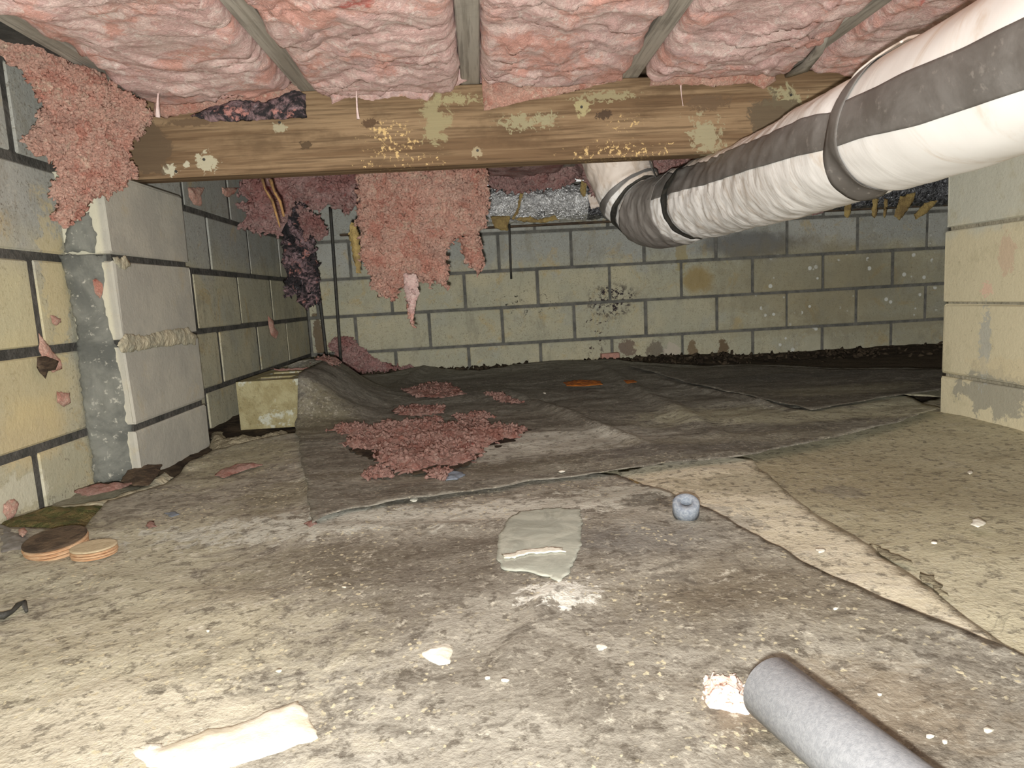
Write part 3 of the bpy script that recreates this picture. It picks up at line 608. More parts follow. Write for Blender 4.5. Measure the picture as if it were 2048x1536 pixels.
# small scraps clinging to the left wall
def scrap(px, xw, label, seed, mat=M_salmon, th=.02):
    fr = frame((xw, 1.5, 0), (1, 0, 0)); o = fluff('insulation_scrap', pxpoly(px, fr), fr, th, mat, step=.005, amp=.005, rag=.003, seed=seed, one=True); return tag(o, label, 'insulation scrap', 'pink scraps stuck to the left walls')
scrap([(375, 375), (408, 375), (400, 395), (402, 412), (388, 410), (378, 395)], XL+.004, 'pink scrap on the left wall just under the beam by the pilaster', 41)
scrap([(443, 375), (475, 375), (468, 388), (455, 395), (445, 388)], XL+.004, 'small pink scrap high on the left wall right of the scrap by the pilaster', 42)
scrap([(536, 632), (545, 640), (548, 655), (556, 665), (552, 678), (542, 670), (537, 650)], XL+.004, 'thin pink streak of insulation on the far left wall above the loose block', 43)
scrap([(78, 668), (95, 690), (115, 715), (122, 738), (105, 745), (85, 730), (78, 700)], XL+.004, 'torn pink and brown scrap hanging on the near left wall', 44)
tag(fluff('wood_splinter', pxpoly([(75, 715), (92, 712), (118, 722), (112, 740), (98, 742), (92, 758), (80, 745), (74, 735)], frame((XL+.018, 1.5, 0), (1, 0, 0))), frame((XL+.018, 1.5, 0), (1, 0, 0)), .006, M_darkwood, step=.005, amp=.002, rag=.001, seed=45), 'brown splinter of wood stuck to the near left wall under pink scrap', 'wood splinter')
scrap([(100, 632), (120, 634), (122, 646), (112, 652), (104, 645)], XL+.004, 'tiny pink scrap above the torn scrap on the near left wall', 46)
scrap([(114, 785), (138, 785), (140, 805), (128, 815), (114, 805)], XL+.004, 'faint pink scrap low on the near left wall beside the cement smear', 47)
scrap([(8, 1005), (28, 998), (38, 1008), (30, 1030), (14, 1040), (6, 1025)], XL+.004, 'pink scrap at the foot of the left wall by the frame edge', 48)
scrap([(185, 560), (205, 555), (218, 565), (212, 585), (200, 598), (190, 585)], -.885, 'pink and white tuft caught on the grey cement smear', 49)
# fibre strands
def strand(pts, y, r, label, mat=M_strand):
    n = len(pts); P = [onY(a, b, y) for a, b in pts]; return tag(tube('fibre_strand', P, r, mat, seg=7, rough=.25, seed=n), label, 'fibre strand')
strand([(708, 130), (712, 160), (713, 190), (714, 215), (716, 238)], 1.66, [.004, .0025, .002, .0025, .0045], 'pale teardrop fibre strand dangling over the beam left of centre')
strand([(362, 60), (345, 90), (328, 120), (318, 160), (316, 200), (316, 235)], 1.62, [.001, .002, .003, .003, .003, .0045], 'thick pale fibre strand hanging over the beam left end')
strand([(312, 80), (314, 105), (320, 135), (322, 160)], 1.61, [.001, .003, .003, .005], 'thin pale fibre wisp left of the thick strand')
hang('fibre_strand', [(808, 548), (834, 548), (838, 585), (831, 620), (823, 652), (817, 625), (811, 590)], frame((0, 2.215, 0), (0, -1, 0)), .02, M_batt, 'pale pointed fibre wisp at the tip of the big hanging batt', 'fibre strand', seed=40, amp=.006, rag=.006, step=.005, ntuft=40, tr=(.002, .005))
strand([(1361, 165), (1362, 180), (1363, 192), (1366, 212)], 1.745, [.003, .0015, .001, .001], 'fine pink fibre thread against the beam right of centre')
for k, (a, lab) in enumerate(((((524, 365), (530, 385), (545, 410), (552, 435), (560, 462)), 'brown twine hanging under the beam, left strand'), (((541, 366), (548, 390), (560, 410), (568, 440)), 'brown twine hanging under the beam, right strand'))):
    strand([(p[0], p[1]-7) for p in a], 1.815, [.004, .003, .004, .003, .002][:len(a)], lab, M_twig)
strand([(1018, 440), (1019, 470), (1020, 500), (1021, 530), (1022, 558)], 3.40, .006, 'dark thread hanging from the foil duct down the back wall', M_rod)

# ============================================================ DUCTS
def duct_axis():
    P = []
    for t in np.linspace(0, 1, 150):
        y = -.6+t*2.72; P.append((.70-.02*max(0, y-1.2)-.235*max(0, y-1.6)**1.5 - .02*max(0,.9-y), y, .246+.006*math.sin(y*3)-.05*max(0, y-1.9)))
    P = [np.array(p) for p in P]; p = P[-1]; t = P[-1]-P[-2]; t /= np.linalg.norm(t)
    tgt = np.array([-.35, -.10, 1.0]); tgt /= np.linalg.norm(tgt); n = 44
    for i in range(1, n+1):
        a = i/n; d = t*math.cos(a*math.pi/2)+tgt*math.sin(a*math.pi/2)-t*0; d /= np.linalg.norm(d); p = p+d*.27/n; P.append(p)
    for i in range(17): p = p+tgt*.011; P.append(p)
    return np.array(P)
DP = duct_axis(); DS = np.concatenate([[0], np.cumsum(np.linalg.norm(np.diff(DP, axis=0), axis=1))])
DT = np.gradient(DP, axis=0); DT /= np.linalg.norm(DT, axis=1)[:, None]
A0 = np.array([-1., 0, 0]); DA = []; DB = []
for t in DT:
    a = A0-t*(A0@t); a /= np.linalg.norm(a); A0 = a; DA.append(a); DB.append(np.cross(a, t))
DA = np.array(DA); DB = np.array(DB)            # a = left, b = up-ish
if DB[0][2] < 0: DB = -DB
def dpoint(s, th, dr=0.0):
    """s arc length, th angle (0 = left, 90 = up), returns surface point"""
    s = np.asarray(s, float); th = np.asarray(th, float)
    c = np.column_stack([np.interp(s, DS, DP[:, k]) for k in range(3)]); a = np.column_stack([np.interp(s, DS, DA[:, k]) for k in range(3)]); b = np.column_stack([np.interp(s, DS, DB[:, k]) for k in range(3)])
    Q = np.column_stack([s*17+1.2*np.sin(th+s*3), np.cos(th)*1.4+s*4, np.sin(th)*1.4]); far = np.clip((s-1.2)/1.0, .12, 1)
    w = .0042*np.clip((s-1.5)/.8, .03, 1)*ridge(Q, 1.0, 2, 5)+.004*fbm(np.column_stack([s*5, np.cos(th), np.sin(th)]), 1.0, 2, 9)
    for s0 in BANDS: w = w-.010*np.exp(-((s-s0)/.022)**2)
    R = .104+w+dr
    return c+a*(np.cos(th)*R)[:, None]+b*(np.sin(th)*R)[:, None]
sy = lambda y: float(np.interp(y, DP[:150, 1], DS[:150]))
BANDS = [sy(1.14), sy(1.93), DS[149]+.13]
duct = thing('insulated_duct', 'large white insulated flexible duct running from top right to an elbow behind the beam', 'duct', (.7, 1.0, .14))
def dsurf(name, s0, s1, t0, t1, ns, nt, dr, mat, closed=False, tf=None, thick=0):
    S_, T_ = np.meshgrid(np.linspace(0, 1, ns), np.linspace(0, 1, nt), indexing='ij'); s = s0+(s1-s0)*S_.ravel(); th = t0+(t1-t0)*T_.ravel()
    if tf: s, th = tf(s, th, S_.ravel(), T_.ravel())
    V = dpoint(s, th, dr); idx = np.arange(ns*nt).reshape(ns, nt); q = np.column_stack([idx[:-1, :-1].ravel(), idx[:-1, 1:].ravel(), idx[1:, 1:].ravel(), idx[1:, :-1].ravel()])
    o = mesh(name, V, q, mat); 
    if thick: m = o.modifiers.new('thickness', 'SOLIDIFY'); m.thickness = thick; m.offset = 0
    return keep(o, duct)
dsurf('duct_jacket', 0, DS[-1], 0, 2*math.pi, 520, 90, 0, M_duct)
rd = math.radians
def seamth(s, th, u, v):
    y = np.interp(s, DS, DP[:, 1]); c = np.interp(y, [.2, .8, 1.15, 1.5, 1.9, 2.2], [rd(-26), rd(-12), rd(4), rd(20), rd(30), rd(34)]); w = np.interp(y, [.5, .9, 1.3, 2.2], [.34, .34, .30, .42])
    edge = .03*pn(np.column_stack([s*9, v*2, s*0]), 3)
    return s, c+(v-.5)*2*w+edge
dsurf('seam_tape', 0, sy(2.10), 0, 1, 300, 16, .0018, M_tape, tf=seamth, thick=.0012)['label'] = 'long grey tape over the duct seam'
def slant(k, c): return lambda s, th, u, v: (s+k*np.cos(th-c), th)
dsurf('tape_band', sy(1.10), sy(1.16), rd(-100), rd(200), 8, 70, .0030, M_tape, tf=slant(-.035, rd(60)), thick=.0012)['label'] = 'wide grey tape band around the duct before the beam'
dsurf('tape_band', sy(1.92), sy(1.945), rd(-110), rd(170), 6, 60, .0035, M_rod, tf=slant(.0, 0), thick=.0012)['label'] = 'dark strap around the duct beyond the beam'
dsurf('tape_wrap', sy(2.0), DS[149]+.095, rd(-150), rd(175), 40, 60, .0022, M_tapew, thick=.0012)['label'] = 'wide grey tape wrapped around the duct elbow'
dsurf('tape_band', DS[149]+.115, DS[149]+.145, rd(-179), rd(170), 6, 60, .0035, M_rod, thick=.0012)['label'] = 'narrow dark strap on the elbow'
dsurf('tape_band', DS[149]+.17, DS[149]+.20, rd(-150), rd(170), 6, 60, .0025, M_tape, thick=.0012)
dsurf('jacket_flap', sy(1.0), sy(1.13), rd(58), rd(84), 14, 10, .005, M_duct, tf=lambda s, th, u, v: (s+.02*v, th+.1*np.sin(u*5)), thick=.003)['label'] = 'loose white flap at the jacket joint'
p = [(.66, 1.5, .36), (.655, 1.5, .40)]
tag(tube('hanger_wire', [onY(1322, 372, 2.0), onY(1312, 355, 2.05), onY(1303, 335, 2.1)]+[np.array([.51, 2.12, .56])], .0025, M_tape, seg=6), 'thin wire holding the white duct up behind the beam', 'wire')

# foil duct along the back wall
fd = thing('foil_duct', 'silver foil wrapped duct running along the top of the back wall', 'duct', (1.5, 3.28, .36))
FY, FZ, FR = 3.28, .435, .078
def foilpart(x0, x1, mat, seed, nseg=56, sag=0.0, rr=FR):
    nxs = max(8, int((x1-x0)/.008)); X, T = np.meshgrid(np.linspace(x0, x1, nxs), np.linspace(0, 2*math.pi, nseg+1)[:-1], indexing='ij'); x = X.ravel(); th = T.ravel()
    Q = np.column_stack([x*14, np.cos(th)*1.6, np.sin(th)*1.6]); R = rr+.008*ridge(Q, 1.0, 3, seed)+.006*fbm(Q, 2.2, 2, seed+3)
    zc = FZ-.03*np.clip(x-.9, 0, 3)*.35
    V = np.column_stack([x, FY+R*np.cos(th), zc+R*np.sin(th)]); idx = np.arange(nxs*nseg).reshape(nxs, nseg); r2 = np.roll(idx, -1, 1)
    q = np.column_stack([idx[:-1].ravel(), r2[:-1].ravel(), r2[1:].ravel(), idx[1:].ravel()]); o = mesh('foil_jacket', V, q, mat, smooth=True)
    return keep(o, fd)
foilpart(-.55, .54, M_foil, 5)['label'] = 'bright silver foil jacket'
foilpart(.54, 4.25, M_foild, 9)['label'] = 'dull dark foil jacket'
def onfoil(pts, th=.006, mat=M_yellow, seed=1, lab=None, yy=FY-FR-.012, nm='torn_fibre'):
    fr = frame((0, yy, 0), (0, -1, 0)); o = fluff(nm, pxpoly(pts, fr), fr, th, mat, step=.008, amp=.004, rag=.004, seed=seed); keep(o, fd)
    if lab: o['label'] = lab
    return o
onfoil([(1040, 385), (1048, 385), (1035, 428), (1028, 440), (1022, 438), (1033, 420)], seed=2)
onfoil([(980, 432), (1020, 432), (1015, 462), (990, 458)], seed=3, th=.02)
onfoil([(1028, 438), (1060, 432), (1075, 440), (1110, 430), (1118, 440), (1080, 446), (1050, 444)], seed=4, th=.012)
onfoil([(1163, 360), (1174, 365), (1172, 392), (1168, 395), (1160, 380)], seed=5)
for k, (a, b) in enumerate(((1690, 14), (1745, 12), (1768, 8))):
    onfoil([(a, 395), (a+b, 398), (a+b-4, 430), (a+b-8, 436), (a-2, 432)], seed=10+k)
onfoil([(1800, 392), (1832, 385), (1826, 405), (1800, 440), (1788, 432)], seed=14, lab='wide yellow tear in the foil')
onfoil([(1850, 405), (1878, 400), (1855, 425), (1830, 440), (1828, 430)], seed=15)
onfoil([(1610, 410), (1645, 405), (1648, 425), (1625, 432)], seed=16, mat=M_dusty)
onfoil([(1150, 340), (1172, 343), (1165, 362), (1150, 355)], seed=17, mat=M_duct, nm='foil_tab', lab='pale torn foil tab'); onfoil([(1176, 390), (1200, 375), (1204, 412), (1182, 418)], seed=18, mat=M_duct, nm='foil_tab', lab='pale torn foil tab')
def lettering(txt, x, z, size, rot):
    cu = bpy.data.curves.new('lettering', 'FONT'); cu.body = txt; cu.size = size; cu.extrude = .0006; cu.align_x = 'LEFT'
    tmp = bpy.data.objects.new('tmp', cu); COL.objects.link(tmp); bpy.context.view_layer.update()
    me = bpy.data.meshes.new_from_object(tmp.evaluated_get(bpy.context.evaluated_depsgraph_get())); bpy.data.objects.remove(tmp)
    for v in me.vertices:
        X, Z = v.co.x, v.co.y; dz = z+Z-FZ; R = FR+.014; yy = FY-math.sqrt(max(R*R-min(abs(dz), R*.98)**2, 1e-5)); v.co = (x+X, yy-v.co.z, z+Z)
    keep(link('lettering', me, M_ink), fd)
pz = onY(985, 378, FY-FR); lettering('ohns', pz[0], pz[2]-.012, .045, 0)
pz = onY(1075, 430, FY-FR); lettering('SM', pz[0], pz[2]-.004, .03, 0)

# steel rods in the back left corner
for a, b, lab in (((625, 473), (652, 704), 'thin dark steel rod leaning in the back left corner, nearer the left wall'), ((662, 436), (678, 670), 'thin dark steel rod in the back left corner, the right one of two')):
    y = 3.52; p, q = onY(*a, y), onY(*b, y); d = (q-p)/np.linalg.norm(q-p); t = (.5-p[2])/d[2]; t2 = (-.39-p[2])/d[2]
    tag(tube('steel_rod', [p+d*t, p, q, p+d*t2], .0085, M_rod, seg=8), lab, 'rod')

# ============================================================ GROUND SHEETS
BLK = (-.735, 2.46)      # loose block centre
def sheet_h(x, y):
    h = floor_h(x, y)
    dx = np.maximum(np.abs(x-BLK[0])-.10, 0); dy = np.maximum(np.abs(y-BLK[1])-.22, 0); d = np.sqrt((dx*.85)**2+(dy*1.4)**2)
    h = h+.155*np.exp(-(d/.14)**2)*np.where(x > BLK[0]+.05, 1, np.clip((y-BLK[1])/.1, 0, 1))
    return h
def sheet(name, poly, mat, off, wr, label, seed, step=.018, folds=()):
    V, T, be, d = triangulate(poly, step, seed, rag=.006, ragf=6)
    P = np.column_stack([V[:, 0], V[:, 1]*1.6, V[:, 0]*0]); Pw = P+.25*np.column_stack([pn(P*3, 2), pn(P*3, 4), P[:, 2]])
    h = sheet_h(V[:, 0], V[:, 1])+off+wr*(.5*np.maximum(ridge(Pw, 3.0, 2, seed), 0)+.6*(fbm(P, 4, 2, seed+3)+.3))+.0015*fbm(P, 30, 2, seed)
    for (x0, y0), (x1, y1), w, a in folds:
        a0 = np.array([x0, y0]); ab = np.array([x1, y1])-a0; t = np.clip(((V-a0)@ab)/(ab@ab), 0, 1); dd = np.linalg.norm(V-(a0+t[:, None]*ab), axis=1); h = h+a*np.exp(-(dd/w)**2)*np.minimum(1, 4*np.minimum(t, 1-t)+.2)
    o = mesh(name, np.column_stack([V, h]), T, mat); m = o.modifiers.new('thickness', 'SOLIDIFY'); m.thickness = .0015; m.offset = -1
    return tag(o, label, 'plastic sheet')
g = G
e0, e1 = np.array(g(1800, 1236)), np.array(g(2048, 1336)); far = e1+(e1-e0)*2.2
polyD = [g(1215, 925), g(1400, 905), g(1600, 865), g(1750, 825), g(1880, 795), (1.30, 2.2), (2.6, 2.3), (4.2, 2.2), (4.2, -.8), (.6, -.8), (.2, .3), (.2, 1.2)]
sheet('plastic_sheet', polyD, M_sheetD, .002, .003, 'plain tan plastic sheet covering the ground at right in front of the pier', 1, .03)
polyC = [g(1235, 952), g(1330, 935), g(1430, 920), g(1505, 930), g(1515, 950), g(1560, 985), g(1640, 1045), g(1745, 1108), g(1800, 1150), g(1890, 1215), g(2048, 1330), g(2048, 1420), tuple((far+np.array([-.15, 0])).tolist()), (.35, .35), (.25, 1.0)]
sheet('plastic_sheet', polyC, M_sheetC, .008, .003, 'cream coloured sheet strip between the brown front sheet and tan sheet', 2, .02)
polyA = [g(1236, 968), g(1330, 1006), g(1400, 1042), g(1500, 1090), g(1600, 1146), g(1700, 1193), g(1800, 1236), g(1930, 1288), g(2048, 1336), tuple(far.tolist()), (.6, -.8), (-.93, -.8), (-.93, .8), g(0, 1088), g(90, 1080), g(165, 1078), g(190, 1050), g(216, 1020), g(330, 985), g(380, 940), g(430, 915), g(500, 897), g(590, 880), g(700, 900), g(900, 930), g(1100, 950)]
sheet('plastic_sheet', polyA, M_sheetA, .015, .006, 'mottled brown front sheet, the nearest and largest, under the foam tube', 3, .014,
      folds=[(g(610, 890), g(632, 1080), .012, .008), (g(640, 1085), g(1000, 1075), .03, .006), (g(1000, 1380), g(1130, 1180), .015, .006)])
polyB = [g(628, 1082), g(660, 1064), g(700, 1052), g(740, 1047), g(800, 1032), g(900, 1013), g(1000, 1004), g(1060, 990), g(1150, 980), g(1250, 967), g(1400, 951), g(1480, 938), g(1550, 924), g(1620, 908), g(1700, 888), g(1800, 862), g(1880, 835), (1.30, 2.10), (1.45, 2.25), (3.0, 2.45), (4.1, 2.5), (4.1, 3.3), g(1900, 752), g(1650, 748), g(1500, 742), g(1420, 745), g(1300, 742), g(1200, 735), g(1130, 738), g(1030, 745), g(960, 757), g(850, 748), g(760, 764), g(690, 768), (-.66, 3.1), (-.80, 3.05), (-.80, 2.72), (-.636, 2.66), (-.632, 2.28), g(592, 872), g(612, 980)]
sheet('plastic_sheet', polyB, M_sheetB, .024, .008, 'dark wrinkled rear sheet under the fallen pink insulation', 4, .016,
      folds=[(g(1190, 745), g(1480, 915), .035, .016), (g(1010, 795), g(1330, 935), .025, .016), (g(1300, 770), g(1620, 850), .02, .010), (g(740, 820), g(1050, 875), .012, .006), (g(850, 752), g(800, 790), .03, .02), (g(640, 1070), g(1240, 972), .025, .004)])
polyE = [g(1905, 799), g(1750, 824), g(1622, 848), g(1500, 815), g(1400, 790), g(1320, 768), g(1250, 750), g(1400, 756), g(1500, 750), g(1650, 756), g(1905, 762), (3.2, 3.15), (3.2, 2.75)]
sheet('plastic_sheet', polyE, M_sheetE, .036, .005, 'dark grey sheet at back right with a pointed front corner', 5, .02)

# loose hollow block beside the far left wall
lb = thing('concrete_block', 'loose hollow tan concrete block on the ground by the left wall', 'block', (BLK[0], BLK[1], GZ), )
def hollow_block():
    bm = bmesh.new(); w, l, h = .215, .40, .165
    outer = [(-w/2, -l/2), (w/2, -l/2), (w/2, l/2), (-w/2, l/2)]
    V, T, be, d = None, None, None, None
    holes = [(-.062, -.150, .062, -.080), (-.062, .0, .062, .07)]
    xs = sorted({-w/2, w/2, *[a for q in holes for a in (q[0], q[2])]}); ys = sorted({-l/2, l/2, *[a for q in holes for a in (q[1], q[3])]})
    def hole(i, j):
        cx, cy = (xs[i]+xs[i+1])/2, (ys[j]+ys[j+1])/2; return any(q[0] < cx < q[2] and q[1] < cy < q[3] for q in holes)
    vd = {}
    def v(x, y, z):
        k = (round(x, 4), round(y, 4), z)
        if k not in vd: vd[k] = bm.verts.new((x, y, z))
        return vd[k]
    for i in range(len(xs)-1):
        for j in range(len(ys)-1):
            x0, x1, y0, y1 = xs[i], xs[i+1], ys[j], ys[j+1]; hh = hole(i, j); zt = h-.05 if hh else h
            bm.faces.new([v(x0, y0, zt), v(x1, y0, zt), v(x1, y1, zt), v(x0, y1, zt)])
            if hh:
                for a, b in (((x0, y0), (x1, y0)), ((x1, y0), (x1, y1)), ((x1, y1), (x0, y1)), ((x0, y1), (x0, y0))):
                    bm.faces.new([v(*a, h), v(*b, h), v(*b, zt), v(*a, zt)])
    for a, b, L in ((0, 1, xs), (2, 3, xs)):
        pass
    for k in range(len(xs)-1):
        bm.faces.new([v(xs[k], -l/2, 0), v(xs[k+1], -l/2, 0), v(xs[k+1], -l/2, h), v(xs[k], -l/2, h)]); bm.faces.new([v(xs[k+1], l/2, 0), v(xs[k], l/2, 0), v(xs[k], l/2, h), v(xs[k+1], l/2, h)])
    for k in range(len(ys)-1):
        bm.faces.new([v(-w/2, ys[k+1], 0), v(-w/2, ys[k], 0), v(-w/2, ys[k], h), v(-w/2, ys[k+1], h)]); bm.faces.new([v(w/2, ys[k], 0), v(w/2, ys[k+1], 0), v(w/2, ys[k+1], h), v(w/2, ys[k], h)])
    bmesh.ops.recalc_face_normals(bm, faces=bm.faces); return bm
def lbmat():
    t = NT('loose block face', .9, .2); n = t.noise(18, 6, .7); c = t.mix(t.rng(n, .4, .62), (.33, .285, .15), (.42, .38, .22))
    c = t.mix(t.rng(t.noise(13, 5, .7, vec=t.scale((1, 1, 1), off=(3, 4, 1))), .53, .60), c, (.55, .56, .46)); c = t.mix(t.rng(t.noise(70, 4, .7), .56, .7, 0, .5), c, (.16, .12, .06))
    return t.done(c, t.add(t.noise(90, 5, .7), n), .9, .006)
M_lb = lbmat()
body = frombm('block_body', hollow_block(), M_lb, lb); body.location = (0, 0, -.005)
for j, yy in enumerate((-.115, .035)):
    b = frombm('mortar_fill', boxbm((0, yy, .140), (.115, .026, .03), .004, 1, .003, j), M_white, lb); b['label'] = 'white mortar left in the slot'
# earth mound in front of it
def mound(name, px, label, mat, th, seed, cat, step=.008, amp=.006, rag=.006, base=.012, ntuft=0, tr=(.003, .007), group=None, z=None, freq=16):
    poly = [g(*p) for p in px]; fr = (np.array([0, 0, 0.]), np.array([1., 0, 0]), np.array([0, 1., 0]), np.array([0, 0, 1.]))
    hf = (lambda V: sheet_h(V[:, 0], V[:, 1])+base) if z is None else (lambda V: V[:, 0]*0+z)
    o = fluff(name, poly, fr, th, mat, step=step, amp=amp, rag=rag, seed=seed, one=True, heightfn=hf, ntuft=ntuft, tr=tr, freq=freq)
    return tag(o, label, cat, group) if label else o
mound('moss_patch', [(5, 1062), (60, 1042), (130, 1030), (212, 1020), (195, 1045), (165, 1076), (90, 1078), (20, 1078)], 'green-brown mossy earth at the foot of the near left wall', M_moss, .02, 61, 'moss', base=.004, amp=.008)
mound('cement_ledge', [(0, 1046), (100, 1026), (215, 1006), (290, 975), (330, 950), (345, 958), (300, 990), (220, 1022), (130, 1034), (40, 1060), (0, 1068)], 'pale cement lip along the foot of the near left wall', M_pale, .02, 62, 'cement lip', base=.0, amp=.004)
mound('dirt_pile', [(418, 900), (425, 872), (445, 868), (452, 885), (490, 880), (575, 872), (590, 880), (500, 898), (440, 912)], 'crumbled dark earth and dust in front of the loose block', M_dust, .03, 63, 'earth', base=.0, amp=.012)
# fallen insulation
FG = 'pink insulation fallen on the rear sheet'
mound('fallen_insulation', [(665, 885), (700, 872), (745, 880), (770, 865), (800, 870), (850, 862), (900, 872), (940, 860), (960, 868), (1000, 875), (1040, 880), (1052, 886), (1030, 900), (990, 908), (960, 925), (950, 945), (905, 955), (880, 952), (850, 962), (810, 975), (790, 965), (750, 940), (760, 925), (700, 920), (685, 912), (720, 902), (690, 895)], 'largest fallen heap of shredded pink insulation, in a torn hole of the sheet', M_floorpink, .016, 64, 'insulation', base=.033, ntuft=1500, tr=(.002, .0065), group=FG, amp=.010, rag=.025)
mound('torn_hole', [(745, 905), (830, 868), (900, 870), (1000, 868), (1060, 884), (1030, 905), (960, 935), (930, 958), (860, 968), (830, 975), (760, 950), (700, 925)], 'dark bare earth showing around the big pink heap', M_soil, .003, 65, 'bare earth', base=.031, amp=.001, rag=.01)
for k, (px, lab) in enumerate(((((618, 790), (650, 795), (690, 808), (672, 820), (640, 812), (622, 802)), 'pink shreds on the sheet slope right of the loose block'),
    (((805, 800), (850, 788), (900, 786), (935, 805), (890, 812), (840, 812)), 'farthest long patch of pink shreds on the rear sheet'),
    (((790, 835), (830, 826), (890, 830), (880, 842), (830, 848), (795, 845)), 'pink patch between the farthest patch and the big heap'),
    (((845, 856), (870, 852), (880, 860), (862, 868), (848, 864)), 'small pink tuft just behind the big heap'),
    (((738, 970), (755, 963), (790, 968), (775, 982), (745, 984)), 'pink lump in front of the big heap at left'),
    (((855, 968), (880, 962), (905, 970), (890, 985), (865, 982)), 'pink lump in front of the big heap beside the grey shard'),
    (((910, 850), (955, 845), (990, 850), (950, 858)), 'faint pink shreds right of the small tuft'),
    (((975, 803), (1010, 805), (1040, 820), (1000, 818)), 'sparse pink crumbs right of the farthest patch'))):
    mound('fallen_insulation', px, lab, M_floorpink, .010, 66+k, 'insulation', base=.031, ntuft=160, tr=(.002, .006), group=FG, rag=.02)
for k, (px, lab) in enumerate(((((430, 968), (470, 950), (505, 945), (530, 948), (495, 958), (450, 975)), 'flat pink shreds on the sheet below the pilaster'),
    (((150, 1010), (200, 995), (250, 990), (275, 985), (240, 1000), (180, 1016)), 'pink dust along the pale cement lip'), (((295, 1070), (312, 1066), (316, 1076), (300, 1080)), 'small pink crumb on the front sheet left of the sheet edge'),
    (((615, 1072), (630, 1064), (637, 1074), (625, 1080)), 'small pink crumb at the front left corner of the rear sheet'))):
    mound('insulation_crumb', px, lab, M_floorpink, .012, 80+k, 'insulation', base=.022, step=.005, rag=.005)
mound('insulation_wad', [(1403, 1395), (1420, 1387), (1450, 1390), (1475, 1388), (1492, 1405), (1498, 1430), (1512, 1440), (1490, 1452), (1455, 1460), (1425, 1448), (1408, 1440), (1412, 1420)], 'pale pink insulation wad on the front sheet left of the foam tube', M_wad, .03, 90, 'insulation wad', base=.016, step=.0025, ntuft=60, tr=(.001, .003), amp=.008, rag=.004, freq=40)
FW = frame((0, 3.66, 0), (0, -1, 0))
hang('insulation_pile', [(655, 690), (672, 675), (695, 672), (720, 690), (740, 712), (775, 728), (800, 735), (820, 730), (840, 738), (780, 750), (720, 750), (690, 748), (665, 735), (670, 705)], FW, .06, M_dusty, 'dull pink insulation slumped against the foot of the back wall in the corner', seed=95, amp=.02, rag=.012, ntuft=400, tr=(.004, .010), step=.01)
tag(fluff('insulation_scrap', pxpoly([(540, 738), (600, 734), (625, 738), (600, 742), (560, 743)], frame((0, 2.58, 0), (0, -1, .0))), frame((0, 2.58, 0), (0, -1, 0)), .03, M_floorpink, step=.008, amp=.006, rag=.006, seed=96), 'pink shreds lying on top of the loose block', 'insulation')

# pink brick in the base course of the back wall
b = frombm('clay_brick', boxbm((0, 0, 0), (.105, .05, .040), .008, 2, .002, 4), M_brick); p = onY(1220, 713, XB-.02); b.location = p; tag(b, 'small pink clay brick set in the foot of the back wall', 'brick')
# dark strip added for the shadow line under the foil duct
b = frombm('shadow_strip', boxbm((0, 0, 0), (4.9, .03, .012), .002), M_darkwood); b.location = (1.72, 3.66, .372); tag(b, 'dark narrow strip added for the foil duct shadow on the back wall', 'shadow strip')

# ============================================================ SMALL THINGS ON THE GROUND
def gh(px, py, base=.018): x, y = g(px, py); return np.array([x, y, float(sheet_h(np.array([x]), np.array([y]))[0])+base])
# foam tube
a = onZ(1537, 1372, GZ+.047); a2 = onZ(1745, 1542, GZ+.047); d = (a2-a); d /= np.linalg.norm(d); R = .0285
ft = thing('foam_tube', 'grey foam pipe insulation tube lying at the bottom right', 'foam tube', (a[0], a[1], GZ))
def foamtube(L, r, ri, seg=40):
    V = []; Fc = []; rings = [(0, ri), (0, ri+(r-ri)*.5), (.0, r-.003), (.003, r), (L*.5, r), (L, r), (L, ri)]
    for s_, q in rings:
        for k in range(seg): t = 2*math.pi*k/seg; V.append((q*math.cos(t), s_, q*math.sin(t)))
    n = len(rings)
    for i in range(n):
        j = (i+1) % n
        for k in range(seg): k2 = (k+1) % seg; Fc.append((i*seg+k, i*seg+k2, j*seg+k2, j*seg+k)[::-1])
    return V, Fc
V_, F_ = foamtube(.55, R, .012)
o = mesh('tube_wall', V_, F_, M_foam, ft); o.location = (0, 0, R+.018+.0); o.rotation_euler = (0, 0, math.atan2(-d[0], d[1]))
V_, F_ = foamtube(.5, .0122, .0105); o2 = mesh('tube_bore', V_, F_, M_foamcut, ft); o2.location = (0, 0, R+.018); o2.rotation_euler = o.rotation_euler; o2['label'] = 'dark bore of the tube'
# foam ring
c = gh(1378, 1074); fr_ = thing('foam_ring', 'short grey foam ring standing on the edge of the front sheet', 'foam ring', tuple(c))
V_, F_ = foamtube(.026, .0215, .009, 28); o = mesh('ring_wall', V_, F_, M_foamcut, fr_); o.rotation_euler = (rd(-62), 0, rd(-14)); o.location = (0, .012, .030); 
